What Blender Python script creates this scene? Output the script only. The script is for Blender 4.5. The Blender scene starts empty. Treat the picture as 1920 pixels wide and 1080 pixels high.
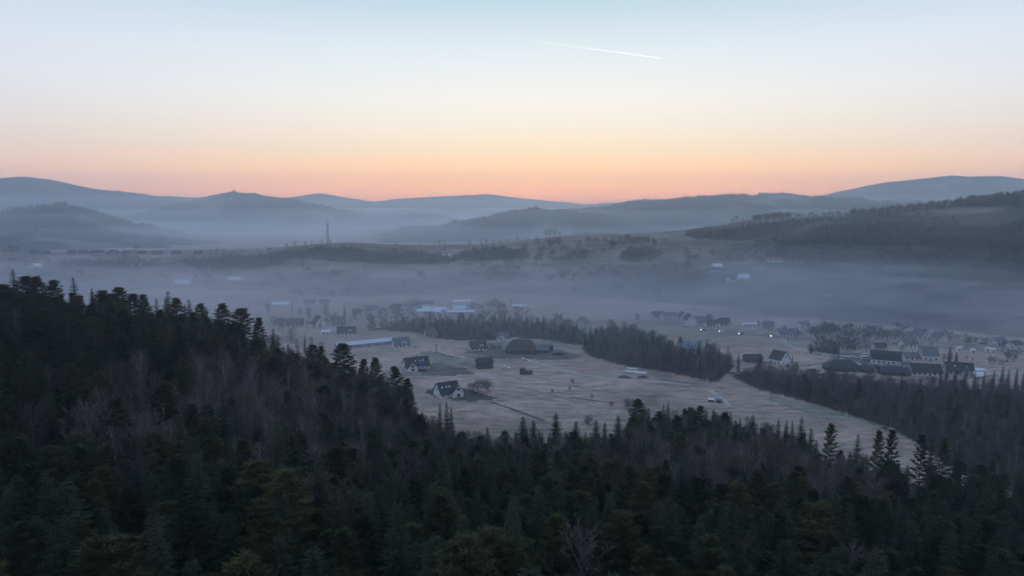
import bpy, bmesh, math, random
import numpy as np
from mathutils import Vector, Matrix

R = math.radians
scene = bpy.context.scene
C = scene.collection

# ---------------------------------------------------------------- camera
CAM_Z = 115.0            # drone height above the valley floor
F = 1300.0               # focal length in photograph pixels (1920 wide)
PITCH = math.atan(155.0 / F)
cam_d = bpy.data.cameras.new('camera')
cam_d.sensor_width = 36.0
cam_d.lens = 36.0 * F / 1920.0
cam_d.clip_start = 1.0
cam_d.clip_end = 120000.0
cam = bpy.data.objects.new('camera', cam_d)
cam.location = (0, 0, CAM_Z)
cam.rotation_euler = (R(90) - PITCH, 0, 0)
C.objects.link(cam)
scene.camera = cam

# ---------------------------------------------------------------- sky
SUN_AZ = R(3)            # the glow stands a little right of straight ahead
SUN_EL = R(-1.2)         # before sunrise: the sun is still under the horizon
world = bpy.data.worlds.new('World')
scene.world = world
world.use_nodes = True
wn, wl = world.node_tree.nodes, world.node_tree.links
wn.clear()
def wnode(t, **kw):
    n = wn.new(t)
    for k, v in kw.items(): setattr(n, k, v)
    return n
out = wnode('ShaderNodeOutputWorld')
bg = wnode('ShaderNodeBackground')
sky = wnode('ShaderNodeTexSky', sky_type='NISHITA')
sky.sun_disc = False
sky.sun_elevation = R(0.5)
sky.sun_rotation = SUN_AZ
sky.altitude = 400
sky.air_density = 1.0
sky.dust_density = 2.0
sky.ozone_density = 2.0
tc = wnode('ShaderNodeTexCoord')
sep = wnode('ShaderNodeSeparateXYZ')
wl.new(tc.outputs['Generated'], sep.inputs[0])

def s2l(c):
    return tuple((v / 255 / 12.92) if v <= 10 else ((v / 255 + 0.055) / 1.055) ** 2.4 for v in c)
def ramp(stops, socket):
    r = wnode('ShaderNodeValToRGB')
    el = r.color_ramp.elements
    while len(el) > 1: el.remove(el[-1])
    first = True
    for deg, col in stops:
        p = math.sin(R(max(deg, -12)))
        p = (p + 0.2) / 1.2
        e = el[0] if first else el.new(p)
        e.position = p
        e.color = (*col, 1)
        first = False
    wl.new(socket, r.inputs[0])
    return r
def wmath(op, a, b=None, c=None, clamp=False):
    n = wnode('ShaderNodeMath', operation=op, use_clamp=clamp)
    for i, v in enumerate((a, b, c)):
        if v is None: continue
        if isinstance(v, (int, float)): n.inputs[i].default_value = v
        else: wl.new(v, n.inputs[i])
    return n.outputs[0]
zpos = wmath('DIVIDE', wmath('ADD', sep.outputs[2], 0.2), 1.2)
# twilight arch: the dawn side ...
glow = ramp([(-12, (0.8, 0.42, 0.34)), (-0.5, (2.0, 0.56, 0.17)), (0.6, (2.05, 0.66, 0.16)), (1.6, (1.95, 0.78, 0.18)), (2.8, (1.58, 0.82, 0.28)),
             (4.4, (1.13, 0.82, 0.48)), (6.2, (0.96, 0.83, 0.64)), (8.2, (0.87, 0.83, 0.74)), (11.6, (0.71, 0.75, 0.75)),
             (16.4, (0.40, 0.55, 0.63)), (30.0, (0.36, 0.54, 0.74)), (90.0, (0.32, 0.52, 0.82))], zpos)
# ... and the side away from it
dusk = ramp([(-12, (0.25, 0.27, 0.33)), (0, (0.48, 0.46, 0.58)), (8, (0.48, 0.50, 0.64)), (20, (0.43, 0.53, 0.74)),
             (45, (0.37, 0.54, 0.82)), (90.0, (0.32, 0.52, 0.82))], zpos)
# cosine of the azimuth to the sun, for blending the two
hx = wmath('MULTIPLY', sep.outputs[0], math.sin(SUN_AZ))
hy = wmath('MULTIPLY', sep.outputs[1], math.cos(SUN_AZ))
dot = wmath('ADD', hx, hy)
hl = wmath('SQRT', wmath('ADD', wmath('MULTIPLY', sep.outputs[0], sep.outputs[0]), wmath('MULTIPLY', sep.outputs[1], sep.outputs[1])))
cosaz = wmath('DIVIDE', dot, wmath('MAXIMUM', hl, 0.001))
side = wmath('POWER', wmath('MULTIPLY_ADD', cosaz, 0.5, 0.5, clamp=True), 4.5)
mix = wnode('ShaderNodeMix', data_type='RGBA')
wl.new(side, mix.inputs[0]); wl.new(dusk.outputs[0], mix.inputs[6]); wl.new(glow.outputs[0], mix.inputs[7])
sk = wnode('ShaderNodeMix', data_type='RGBA', blend_type='MULTIPLY')
sk.inputs[0].default_value = 1.0
wl.new(sky.outputs[0], sk.inputs[6]); sk.inputs[7].default_value = (0.09, 0.09, 0.09, 1)
mix2 = wnode('ShaderNodeMix', data_type='RGBA')
mix2.inputs[0].default_value = 0.93
wl.new(sk.outputs[2], mix2.inputs[6]); wl.new(mix.outputs[2], mix2.inputs[7])
wl.new(mix2.outputs[2], bg.inputs[0])
bg.inputs[1].default_value = 1.0
wl.new(bg.outputs[0], out.inputs[0])

# ---------------------------------------------------------------- sun (below the horizon: it only reaches the contrail)
sun_d = bpy.data.lights.new('sun', 'SUN')
sun_d.energy = 1.6
sun_d.angle = R(0.53)
sun_d.color = (1.0, 0.80, 0.66)
sun = bpy.data.objects.new('sun', sun_d)
sd = Vector((math.sin(SUN_AZ) * math.cos(SUN_EL), math.cos(SUN_AZ) * math.cos(SUN_EL), math.sin(SUN_EL)))
sun.rotation_euler = sd.to_track_quat('Z', 'Y').to_euler()
sun.location = (0, 0, 400)
C.objects.link(sun)

vs = scene.view_settings
vs.view_transform = 'Standard'
vs.look = 'None'
vs.exposure = 0.45
vs.gamma = 1.0
vs.use_curve_mapping = False
cy = scene.cycles
cy.use_denoising = True
cy.max_bounces = 5
cy.diffuse_bounces = 2
cy.volume_bounces = 3
cy.transparent_max_bounces = 4
cy.use_adaptive_sampling = False
cy.sample_clamp_indirect = 4.0

# ---------------------------------------------------------------- helpers
rng = np.random.default_rng(7)
rnd = random.Random(11)

def hash2(ix, iy, seed):
    h = (ix.astype(np.int64) * 374761393 + iy.astype(np.int64) * 668265263 + seed * 1274126177) & 0xFFFFFFFF
    h = ((h ^ (h >> 13)) * 1274126177) & 0xFFFFFFFF
    return ((h ^ (h >> 16)) & 0xFFFF) / 65535.0
def vnoise(x, y, seed=0):
    x = np.asarray(x, float); y = np.asarray(y, float)
    ix = np.floor(x); iy = np.floor(y)
    fx = x - ix; fy = y - iy
    fx = fx * fx * (3 - 2 * fx); fy = fy * fy * (3 - 2 * fy)
    a = hash2(ix, iy, seed); b = hash2(ix + 1, iy, seed)
    c = hash2(ix, iy + 1, seed); d = hash2(ix + 1, iy + 1, seed)
    return (a + (b - a) * fx) * (1 - fy) + (c + (d - c) * fx) * fy
def fbm(x, y, seed=0, octs=4):
    s = 0; a = 0.5; f = 1.0
    for o in range(octs):
        s = s + a * (vnoise(np.asarray(x) * f, np.asarray(y) * f, seed + o * 17) - 0.5) * 2
        a *= 0.5; f *= 2.03
    return s
def sstep(t):
    t = np.clip(t, 0, 1)
    return t * t * (3 - 2 * t)

CP, SP = math.cos(PITCH), math.sin(PITCH)
def ray(px, py):
    u = (np.asarray(px, float) - 960) / F; v = (540 - np.asarray(py, float)) / F
    return u, CP + v * SP, -SP + v * CP
def slope_at(px, py):                      # rise per metre of horizontal distance, and the azimuth
    dx, dy, dz = ray(px, py)
    return dz / np.hypot(dx, dy), np.arctan2(dx, dy)
def project(x, y, z):                      # world -> photograph pixel
    z = z - CAM_Z
    f = y * CP - z * SP; up = y * SP + z * CP
    f = np.where(f < 1e-3, 1e-3, f)
    return 960 + F * x / f, 540 - F * up / f

def set_smooth(me): me.polygons.foreach_set('use_smooth', np.ones(len(me.polygons), bool))
def tag(o, label=None, cat=None, group=None, kind=None):
    if label: o['label'] = label
    if cat: o['category'] = cat
    if group: o['group'] = group
    if kind: o['kind'] = kind
    return o
def empty(name, loc, rz=0.0, s=1.0):
    o = bpy.data.objects.new(name, None)
    o.location = loc; o.rotation_euler = (0, 0, rz); o.scale = (s, s, s)
    o.empty_display_size = 0.5
    C.objects.link(o)
    return o
def link(name, me, parent=None, mat=None):
    if mat is not None and len(me.materials) == 0: me.materials.append(mat)
    o = bpy.data.objects.new(name, me)
    C.objects.link(o)
    if parent is not None: o.parent = parent
    return o
def mesh_from(name, verts, faces, mats=(), smooth=False, midx=None):
    me = bpy.data.meshes.new(name)
    me.from_pydata([tuple(v) for v in verts], [], [tuple(f) for f in faces])
    for m in mats: me.materials.append(m)
    if midx is not None: me.polygons.foreach_set('material_index', np.asarray(midx, np.int32))
    if smooth: set_smooth(me)
    me.update()
    return me
def grid_mesh(name, X, Y, Z):
    n, m = X.shape
    co = np.stack([X, Y, Z], -1).reshape(-1, 3)
    i = np.arange(n * m).reshape(n, m)
    q = np.stack([i[:-1, :-1], i[1:, :-1], i[1:, 1:], i[:-1, 1:]], -1).reshape(-1, 4)
    me = bpy.data.meshes.new(name)
    me.vertices.add(n * m); me.vertices.foreach_set('co', co.ravel())
    me.loops.add(q.size); me.loops.foreach_set('vertex_index', q.ravel().astype(np.int32))
    me.polygons.add(len(q)); me.polygons.foreach_set('loop_start', np.arange(0, q.size, 4, dtype=np.int32))
    me.update(calc_edges=True); me.validate()
    set_smooth(me)
    return me

# ---------------------------------------------------------------- materials
def new_mat(name):
    m = bpy.data.materials.new(name); m.use_nodes = True
    nt = m.node_tree
    b = nt.nodes['Principled BSDF']
    b.inputs['Roughness'].default_value = 0.85
    b.inputs['Specular IOR Level'].default_value = 0.2
    return m, nt, b
def plain(name, col, rough=0.8, var=0.15, scale=0.6, spec=0.2, metal=0.0):
    """A coloured surface with weathering of its own."""
    m, nt, b = new_mat(name)
    t = nt.nodes.new('ShaderNodeTexCoord'); n = nt.nodes.new('ShaderNodeTexNoise')
    n.inputs['Scale'].default_value = scale; n.inputs['Detail'].default_value = 5
    nt.links.new(t.outputs['Object'], n.inputs['Vector'])
    r = nt.nodes.new('ShaderNodeValToRGB')
    r.color_ramp.elements[0].position = 0.3; r.color_ramp.elements[1].position = 0.7
    r.color_ramp.elements[0].color = (*[c * (1 - var) for c in col], 1)
    r.color_ramp.elements[1].color = (*[min(1, c * (1 + var)) for c in col], 1)
    nt.links.new(n.outputs['Fac'], r.inputs[0]); nt.links.new(r.outputs[0], b.inputs['Base Color'])
    b.inputs['Roughness'].default_value = rough
    b.inputs['Specular IOR Level'].default_value = spec
    b.inputs['Metallic'].default_value = metal
    return m
def foliage(name, a, b_, spread=0.5):
    m, nt, b = new_mat(name)
    oi = nt.nodes.new('ShaderNodeObjectInfo')
    t = nt.nodes.new('ShaderNodeTexCoord'); n = nt.nodes.new('ShaderNodeTexNoise')
    n.inputs['Scale'].default_value = 0.9; n.inputs['Detail'].default_value = 4
    nt.links.new(t.outputs['Object'], n.inputs['Vector'])
    ad = nt.nodes.new('ShaderNodeMath'); ad.operation = 'MULTIPLY_ADD'
    nt.links.new(oi.outputs['Random'], ad.inputs[0]); ad.inputs[1].default_value = spread
    sb = nt.nodes.new('ShaderNodeMath'); sb.operation = 'SUBTRACT'
    nt.links.new(n.outputs['Fac'], sb.inputs[0]); sb.inputs[1].default_value = spread / 2
    nt.links.new(sb.outputs[0], ad.inputs[2])
    r = nt.nodes.new('ShaderNodeValToRGB')
    r.color_ramp.elements[0].position = 0.2; r.color_ramp.elements[1].position = 0.85
    r.color_ramp.elements[0].color = (*a, 1); r.color_ramp.elements[1].color = (*b_, 1)
    nt.links.new(ad.outputs[0], r.inputs[0]); nt.links.new(r.outputs[0], b.inputs['Base Color'])
    b.inputs['Roughness'].default_value = 0.8
    b.inputs['Specular IOR Level'].default_value = 0.1
    return m
def land(name, stops, scale, detail=6, fine=None, patch=None):
    """Meadows, woods and ploughland as large noise patches in world space."""
    m, nt, b = new_mat(name)
    g = nt.nodes.new('ShaderNodeNewGeometry')
    n = nt.nodes.new('ShaderNodeTexNoise'); n.inputs['Scale'].default_value = scale; n.inputs['Detail'].default_value = detail
    n.inputs['Roughness'].default_value = 0.62
    nt.links.new(g.outputs['Position'], n.inputs['Vector'])
    r = nt.nodes.new('ShaderNodeValToRGB')
    el = r.color_ramp.elements
    while len(el) > 1: el.remove(el[-1])
    for i, (p, c) in enumerate(stops):
        e = el[0] if i == 0 else el.new(p)
        e.position = p; e.color = (*c, 1)
    nt.links.new(n.outputs['Fac'], r.inputs[0])
    col = r.outputs[0]
    if fine:
        n2 = nt.nodes.new('ShaderNodeTexNoise'); n2.inputs['Scale'].default_value = fine; n2.inputs['Detail'].default_value = 8
        n2.inputs['Roughness'].default_value = 0.75
        mp = nt.nodes.new('ShaderNodeMapping'); mp.inputs['Scale'].default_value = (0.55, 1.6, 1); mp.inputs['Rotation'].default_value = (0, 0, 0.5)
        nt.links.new(g.outputs['Position'], mp.inputs[0]); nt.links.new(mp.outputs[0], n2.inputs['Vector'])
        r2 = nt.nodes.new('ShaderNodeValToRGB')
        r2.color_ramp.elements[0].position = 0.36; r2.color_ramp.elements[0].color = (0.52, 0.53, 0.53, 1)
        r2.color_ramp.elements[1].position = 0.62; r2.color_ramp.elements[1].color = (1.22, 1.2, 1.18, 1)
        nt.links.new(n2.outputs['Fac'], r2.inputs[0])
        mx = nt.nodes.new('ShaderNodeMix'); mx.data_type = 'RGBA'; mx.blend_type = 'MULTIPLY'; mx.inputs[0].default_value = 1
        nt.links.new(col, mx.inputs[6]); nt.links.new(r2.outputs[0], mx.inputs[7]); col = mx.outputs[2]
    if patch:                              # parcels: long narrow strips of different crop, as the valley is farmed
        v = nt.nodes.new('ShaderNodeTexVoronoi'); v.feature = 'F1'; v.inputs['Scale'].default_value = patch
        mp = nt.nodes.new('ShaderNodeMapping'); mp.inputs['Scale'].default_value = (0.5, 1.5, 0.0); mp.inputs['Rotation'].default_value = (0, 0, -0.35)
        nt.links.new(g.outputs['Position'], mp.inputs[0]); nt.links.new(mp.outputs[0], v.inputs['Vector'])
        hs = nt.nodes.new('ShaderNodeSeparateColor'); nt.links.new(v.outputs['Color'], hs.inputs[0])
        r3 = nt.nodes.new('ShaderNodeValToRGB')
        r3.color_ramp.elements[0].color = (0.80, 0.82, 0.80, 1); r3.color_ramp.elements[1].color = (1.12, 1.08, 1.06, 1)
        nt.links.new(hs.outputs[0], r3.inputs[0])
        mx = nt.nodes.new('ShaderNodeMix'); mx.data_type = 'RGBA'; mx.blend_type = 'MULTIPLY'; mx.inputs[0].default_value = 1
        nt.links.new(col, mx.inputs[6]); nt.links.new(r3.outputs[0], mx.inputs[7]); col = mx.outputs[2]
    nt.links.new(col, b.inputs['Base Color'])
    b.inputs['Roughness'].default_value = 0.95; b.inputs['Specular IOR Level'].default_value = 0.05
    return m

M = {}
M['meadow'] = land('meadow', [(0.28, (0.13, 0.11, 0.09)), (0.40, (0.285, 0.204, 0.173)), (0.50, (0.345, 0.247, 0.209)), (0.60, (0.37, 0.270, 0.230)), (0.75, (0.43, 0.345, 0.312))], 0.016, 9, fine=0.13, patch=0.016)
M['hill_land'] = land('hill_land', [(0.30, (0.055, 0.046, 0.043)), (0.46, (0.15, 0.118, 0.108)), (0.6, (0.235, 0.186, 0.170)), (0.8, (0.27, 0.22, 0.20))], 0.008, 7, fine=0.03, patch=0.010)
M['far_wood'] = land('far_wood', [(0.35, (0.035, 0.042, 0.038)), (0.52, (0.055, 0.06, 0.05)), (0.57, (0.13, 0.12, 0.10)), (0.66, (0.22, 0.195, 0.17))], 0.0034, 8, fine=0.012)
M['forest_floor'] = None

# ---------------------------------------------------------------- terrain
SKY_PX = np.array([-900, -200, 0, 130, 310, 430, 520, 640, 745, 800, 870, 960, 1040, 1160, 1195, 1300, 1440, 1560, 1700, 1920, 2300, 3000], float)
SKY_PY = np.array([505, 508, 524, 548, 570, 598, 640, 672, 712, 772, 806, 820, 820, 826, 775, 776, 794, 838, 862, 892, 930, 960], float)
SKY_R = np.array([240, 250, 262, 272, 285, 295, 300, 305, 310, 310, 305, 300, 300, 305, 345, 345, 335, 295, 280, 265, 250, 240], float)
_s, SKY_AZ = slope_at(SKY_PX, SKY_PY)
SKY_Z = np.maximum(CAM_Z + SKY_R * _s - 16.5, 0.0)
MID_AZ = slope_at(np.array([-900, 0, 400, 700, 960, 1300, 1600, 1920, 3000.]), np.full(9, 540.))[1]
MID_Z = np.array([50, 48, 41, 35, 30, 30, 28, 26, 25.])
def ground_h(x, y):
    x = np.asarray(x, float); y = np.asarray(y, float)
    r = np.hypot(x, y); az = np.arctan2(x, y)
    Rr = np.interp(az, SKY_AZ, SKY_R); zc = np.interp(az, SKY_AZ, SKY_Z); zm = np.interp(az, MID_AZ, MID_Z)
    t1 = np.clip((r - 55) / 95, 0, 1); t2 = np.clip((r - 150) / (Rr - 150), 0, 1)
    z = np.where(r < 150, 48 + (zm - 48) * t1, zm + (zc - zm) * (0.4 * t2 + 0.6 * sstep(t2)))
    back = 45 + zc * 1.1
    z = np.where(r > Rr, zc * (1 - sstep((r - Rr) / back)), z)
    behind = sstep((np.abs(az) - R(60)) / R(40))
    z = z * (1 - behind) + behind * np.where(r < 400, 52, 52 * (1 - sstep((r - 400) / 500)))
    roll = fbm(x / 160, y / 160, 3, 4) * 2.2 * sstep((r - 60) / 200) + fbm(x / 35, y / 35, 9, 3) * 0.5
    fade = np.clip(1 - (r - 4000) / 3000, 0, 1)
    return z + roll * fade

# the long hill across the valley: mast on its left shoulder, woods on its right
E = np.array([(-900, 470, 1500, 1050), (-250, 470, 1500, 1020), (0, 475, 1500, 1000), (200, 475, 1500, 980), (400, 477, 1450, 960), (480, 472, 1420, 940),
              (540, 464, 1400, 920), (610, 458, 1380, 900), (660, 455, 1380, 890), (720, 460, 1400, 880), (800, 462, 1450, 880),
              (900, 460, 1480, 870), (960, 453, 1450, 860), (1040, 444, 1420, 850), (1120, 438, 1400, 830), (1200, 438, 1400, 810),
              (1280, 431, 1380, 790), (1340, 423, 1380, 780), (1400, 412, 1400, 770), (1460, 407, 1450, 760), (1560, 403, 1480, 750),
              (1640, 399, 1500, 740), (1720, 391, 1500, 730), (1800, 382, 1500, 730), (1860, 375, 1480, 730), (1920, 369, 1450, 730),
              (2200, 352, 1400, 720), (3000, 350, 1350, 720)], float)
_s, E_AZ = slope_at(E[:, 0], E[:, 1])
E_Z = CAM_Z + E[:, 2] * _s
def hill_h(x, y):
    x = np.asarray(x, float); y = np.asarray(y, float)
    r = np.hypot(x, y); az = np.arctan2(x, y)
    zc = np.interp(az, E_AZ, E_Z); D = np.interp(az, E_AZ, E[:, 2]); Df = np.interp(az, E_AZ, E[:, 3])
    t = (r - Df) / (D - Df)
    front = zc * (0.45 * np.clip(t, 0, 1) + 0.55 * sstep(t))
    b = np.clip((r - D) / 650, 0, 1)
    z = np.where(t < 1, front, zc * (1 - sstep(b)))
    n = fbm(x / 170, y / 170, 21, 4) * 9 + fbm(x / 45, y / 45, 31, 3) * 1.8
    env = np.clip(t * (1 - t) * 4, 0, 1)
    env = np.where((t > 0) & (t < 1), env, 0)
    return z + n * env - 1.2 - 4 * np.clip(-t * 6, 0, 1) - 6 * np.clip((b - 0.8) * 5, 0, 1)
def land_h(x, y):
    return np.maximum(ground_h(x, y), hill_h(x, y))
def on_land(px, py, fn=land_h, lo=70.0, hi=2500.0):
    dx, dy, dz = ray(float(px), float(py))
    h = math.hypot(dx, dy); dx /= h; dy /= h; dz /= h
    rr = np.concatenate([np.arange(lo, 900, 1.0), np.arange(900, hi, 3.0)])
    g = fn(dx * rr, dy * rr); zz = CAM_Z + dz * rr
    hit = np.nonzero(zz <= g)[0]
    k = hit[0] if len(hit) else len(rr) - 1
    r = rr[k]
    return Vector((dx * r, dy * r, float(g[k])))
def plain_at(px, py, lo=330.0):            # the valley floor under a pixel, looking past the wooded spur
    return on_land(px, py, lo=lo)

az_f = np.linspace(R(-48), R(48), 640)
az_all = np.concatenate([np.linspace(R(-180), R(-48.5), 60), az_f, np.linspace(R(48.5), R(180), 60)])
rad = np.concatenate([np.linspace(3, 60, 12)[:-1], np.geomspace(60, 2200, 330), np.geomspace(2300, 70000, 40)])
AZ, RR = np.meshgrid(az_all, rad, indexing='ij')
GX, GY = RR * np.sin(AZ), RR * np.cos(AZ)
gm = grid_mesh('ground', GX, GY, ground_h(GX, GY))
ground = link('ground', gm, mat=M['meadow'])
tag(ground, 'frosty tan meadows of the valley floor running up under the dark forest', kind='structure')

AZ, RR = np.meshgrid(np.linspace(R(-50), R(50), 520), np.concatenate([np.linspace(690, 1560, 170), np.linspace(1580, 2200, 20)]), indexing='ij')
GX, GY = RR * np.sin(AZ), RR * np.cos(AZ)
hm = grid_mesh('hill', GX, GY, hill_h(GX, GY))
hill = link('hill', hm, mat=M['hill_land'])
tag(hill, 'long pale hill across the valley with the mast on its left shoulder', kind='structure')

RIDGES = []
def ridge(name, label, nodes, wf, wb, seed, rough, relief, mat, dense=420):
    a = np.array(nodes, float)
    s, az = slope_at(a[:, 0], a[:, 1])
    z = CAM_Z + a[:, 2] * s
    azs = np.linspace(az[0], az[-1], dense)
    tt = np.concatenate([np.linspace(-1, 0, 46), np.linspace(0, 1, 26)[1:]])
    A, T = np.meshgrid(azs, tt, indexing='ij')
    D = np.interp(A, az, a[:, 2]); zc = np.interp(A, az, z)
    k = np.ones(9) / 9
    zc1 = np.convolve(np.pad(np.interp(azs, az, z), 4, mode='edge'), k, 'valid'); zc = np.repeat(zc1[:, None], len(tt), 1)
    def height(A, T, zc, D):
        r = D + np.where(T < 0, T * wf, T * wb)
        x, y = r * np.sin(A), r * np.cos(A)
        prof = 1 - sstep(np.abs(T)) ** 0.85
        lump = fbm(x / (wf * 0.45), y / (wf * 0.45), seed, 5) * relief * np.clip(np.abs(T) * (1 - np.abs(T)) * 4, 0, 1)
        crest = (fbm(A * 420, T * 3, seed + 5, 4) * rough * 1.6 + fbm(A * 60, T * 2, seed + 8, 3) * rough * 2.6) * np.exp(-(T / 0.16) ** 2)
        return x, y, zc * prof + lump + crest - 12 * np.abs(T) ** 6
    x, y, zz = height(A, T, zc, D)
    RIDGES.append((azs, zc1, az, a[:, 2], height))
    o = link(name, grid_mesh(name, x, y, zz), mat=mat)
    tag(o, label, kind='structure')
    return o
ridge('mountain', 'pale blue mountain whose long back slopes down from the left edge',
      [(-500, 345, 6800), (-200, 338, 6800), (0, 335, 6800), (40, 331, 6800), (110, 340, 6800), (180, 355, 6800), (250, 361, 6800), (300, 368, 6900), (350, 378, 7000), (420, 390, 7000), (520, 402, 7000)], 1800, 1200, 41, 3, 35, M['far_wood'])
ridge('mountain', 'farthest pale blue mountain chain under the pink glow in the middle',
      [(230, 374, 8300), (300, 367, 8300), (360, 370, 8300), (450, 374, 8300), (540, 370, 8300), (600, 362, 8300), (640, 369, 8300), (700, 379, 8300), (740, 373, 8300), (800, 370, 8300), (860, 366, 8300), (920, 364, 8300), (980, 372, 8300), (1040, 378, 8300), (1100, 383, 8300), (1150, 380, 8300), (1200, 384, 8300), (1300, 392, 8300)], 1500, 900, 43, 3, 35, M['far_wood'])
ridge('mountain', 'pale blue mountain rising at the right edge behind the wooded hill',
      [(1380, 392, 7200), (1460, 380, 7200), (1540, 367, 7200), (1600, 353, 7200), (1660, 342, 7200), (1720, 335, 7200), (1780, 330, 7200), (1820, 331, 7200), (1880, 330, 7200), (1920, 336, 7200), (2050, 345, 7200), (2300, 350, 7200)], 1700, 1100, 47, 3, 35, M['far_wood'])
castle_hill = ridge('mountain', 'blue wooded hill crowned by a ruined castle tower, left of the mast',
      [(120, 425, 4700), (200, 414, 4700), (250, 402, 4700), (300, 389, 4700), (370, 373, 4700), (410, 363, 4700), (440, 359, 4700), (480, 364, 4700), (560, 375, 4700), (620, 388, 4750), (680, 400, 4800), (730, 404, 4800), (780, 399, 4800), (820, 402, 4800), (860, 409, 4800), (920, 424, 4800)], 1500, 900, 51, 4, 30, M['far_wood'])
ridge('hill', 'dark wooded hill standing out of the mist at the left edge',
      [(-450, 400, 3100), (-150, 398, 3100), (0, 395, 3100), (60, 388, 3100), (120, 380, 3100), (160, 388, 3100), (200, 402, 3080), (260, 418, 3050), (310, 430, 3020), (350, 440, 3000), (420, 452, 3000)], 900, 700, 57, 5, 22, M['far_wood'])
ridge('hill', 'blue wooded ridge behind the meadow hill, long flat crest on the right',
      [(1000, 402, 3700), (1060, 395, 3700), (1130, 386, 3700), (1200, 375, 3650), (1260, 371, 3600), (1350, 367, 3600), (1440, 363, 3600), (1520, 366, 3600), (1560, 370, 3600), (1640, 374, 3600), (1700, 378, 3600), (1800, 386, 3600), (1950, 395, 3600)], 1300, 800, 61, 5, 25, M['far_wood'])
ridge('hill', 'smooth blue hill sloping up behind the mast to a round top',
      [(560, 462, 2700), (640, 452, 2700), (700, 440, 2750), (760, 429, 2800), (830, 419, 2800), (900, 406, 2850), (960, 394, 2850), (1010, 390, 2850), (1070, 394, 2850), (1140, 403, 2850), (1220, 414, 2850), (1300, 428, 2850)], 750, 600, 67, 4, 12, M['far_wood'])

ridge('mountain', 'low blue foothill in front of the castle hill, left of the mast',
      [(200, 446, 3800), (280, 436, 3800), (360, 426, 3800), (430, 418, 3800), (500, 414, 3800), (560, 420, 3800), (620, 424, 3800), (690, 432, 3800), (760, 440, 3800), (840, 448, 3800)], 700, 600, 71, 4, 16, M['far_wood'])
ridge('mountain', 'pale ridge step between the castle hill and the farthest chain',
      [(560, 398, 6000), (640, 391, 6000), (700, 396, 6000), (760, 393, 6000), (830, 389, 6000), (900, 392, 6000), (970, 396, 6000), (1060, 402, 6000)], 900, 700, 73, 4, 20, M['far_wood'])
ridge('mountain', 'pale blue shoulder under the mountain at the right edge',
      [(1440, 388, 5400), (1520, 380, 5400), (1600, 377, 5400), (1680, 372, 5400), (1760, 375, 5400), (1850, 372, 5400), (1960, 380, 5400), (2150, 386, 5400)], 1000, 800, 79, 4, 20, M['far_wood'])
ridge('hill', 'low wooded spur running out of the mist under the left-edge hill',
      [(-300, 440, 2500), (-100, 436, 2500), (40, 432, 2500), (130, 438, 2500), (220, 444, 2480), (300, 450, 2460), (380, 458, 2450), (460, 464, 2450)], 500, 400, 83, 5, 10, M['far_wood'])

# ---------------------------------------------------------------- where woods stand (world outlines found once, then used for soil and trees)
def poly_world(pts, lo=330.0):
    return np.array([(p.x, p.y) for p in (on_land(a, b, lo=lo) for a, b in pts)])
def inside(px, py, poly):
    px = np.asarray(px); py = np.asarray(py)
    c = np.zeros(px.shape, bool); n = len(poly)
    for i in range(n):
        x0, y0 = poly[i]; x1, y1 = poly[(i + 1) % n]
        cond = ((y0 > py) != (y1 > py))
        xs = (x1 - x0) * (py - y0) / (y1 - y0 + 1e-12) + x0
        c ^= cond & (px < xs)
    return c
WOODS = {
    'river': poly_world([(1372, 706), (1420, 692), (1500, 706), (1600, 715), (1740, 726), (1920, 740), (2120, 752), (2150, 1010), (1930, 935), (1850, 905), (1780, 875), (1735, 846), (1705, 822), (1650, 797), (1560, 770), (1480, 745), (1420, 730)], lo=268),
    'belt': poly_world([(1092, 652), (1100, 630), (1180, 622), (1230, 640), (1262, 650), (1268, 664), (1310, 664), (1330, 656), (1378, 686), (1345, 716), (1320, 712), (1250, 698), (1160, 684), (1108, 668)]),
    'hazy': poly_world([(690, 618), (760, 606), (900, 602), (1060, 607), (1100, 624), (1092, 648), (1010, 636), (960, 634), (915, 640), (870, 640), (820, 634), (775, 624), (720, 620)]),
    'village': poly_world([(1512, 655), (1535, 652), (1572, 655), (1575, 668), (1540, 664), (1515, 662)]),
}
def near_edge(az):
    Rr = np.interp(az, SKY_AZ, SKY_R)
    return Rr + np.interp(az, SKY_AZ, np.where(SKY_Z > 12, 24.0, 7.0))
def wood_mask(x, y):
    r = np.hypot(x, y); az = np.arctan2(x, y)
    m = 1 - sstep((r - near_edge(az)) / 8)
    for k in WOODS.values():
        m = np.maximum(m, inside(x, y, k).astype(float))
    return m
def add_wood_attr(me, fn):
    co = np.empty(len(me.vertices) * 3); me.vertices.foreach_get('co', co); co = co.reshape(-1, 3)
    at = me.attributes.new('wood', 'FLOAT', 'POINT'); at.data.foreach_set('value', fn(co[:, 0], co[:, 1]).astype(np.float32))
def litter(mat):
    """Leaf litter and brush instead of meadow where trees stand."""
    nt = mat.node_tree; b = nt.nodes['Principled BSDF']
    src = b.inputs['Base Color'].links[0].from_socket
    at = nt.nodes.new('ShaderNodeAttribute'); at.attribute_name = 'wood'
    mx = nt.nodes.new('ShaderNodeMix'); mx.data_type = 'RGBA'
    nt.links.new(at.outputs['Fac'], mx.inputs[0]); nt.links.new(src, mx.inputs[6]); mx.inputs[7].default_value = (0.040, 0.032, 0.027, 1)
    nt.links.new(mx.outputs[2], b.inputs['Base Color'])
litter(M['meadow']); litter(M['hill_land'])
add_wood_attr(gm, wood_mask)

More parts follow.
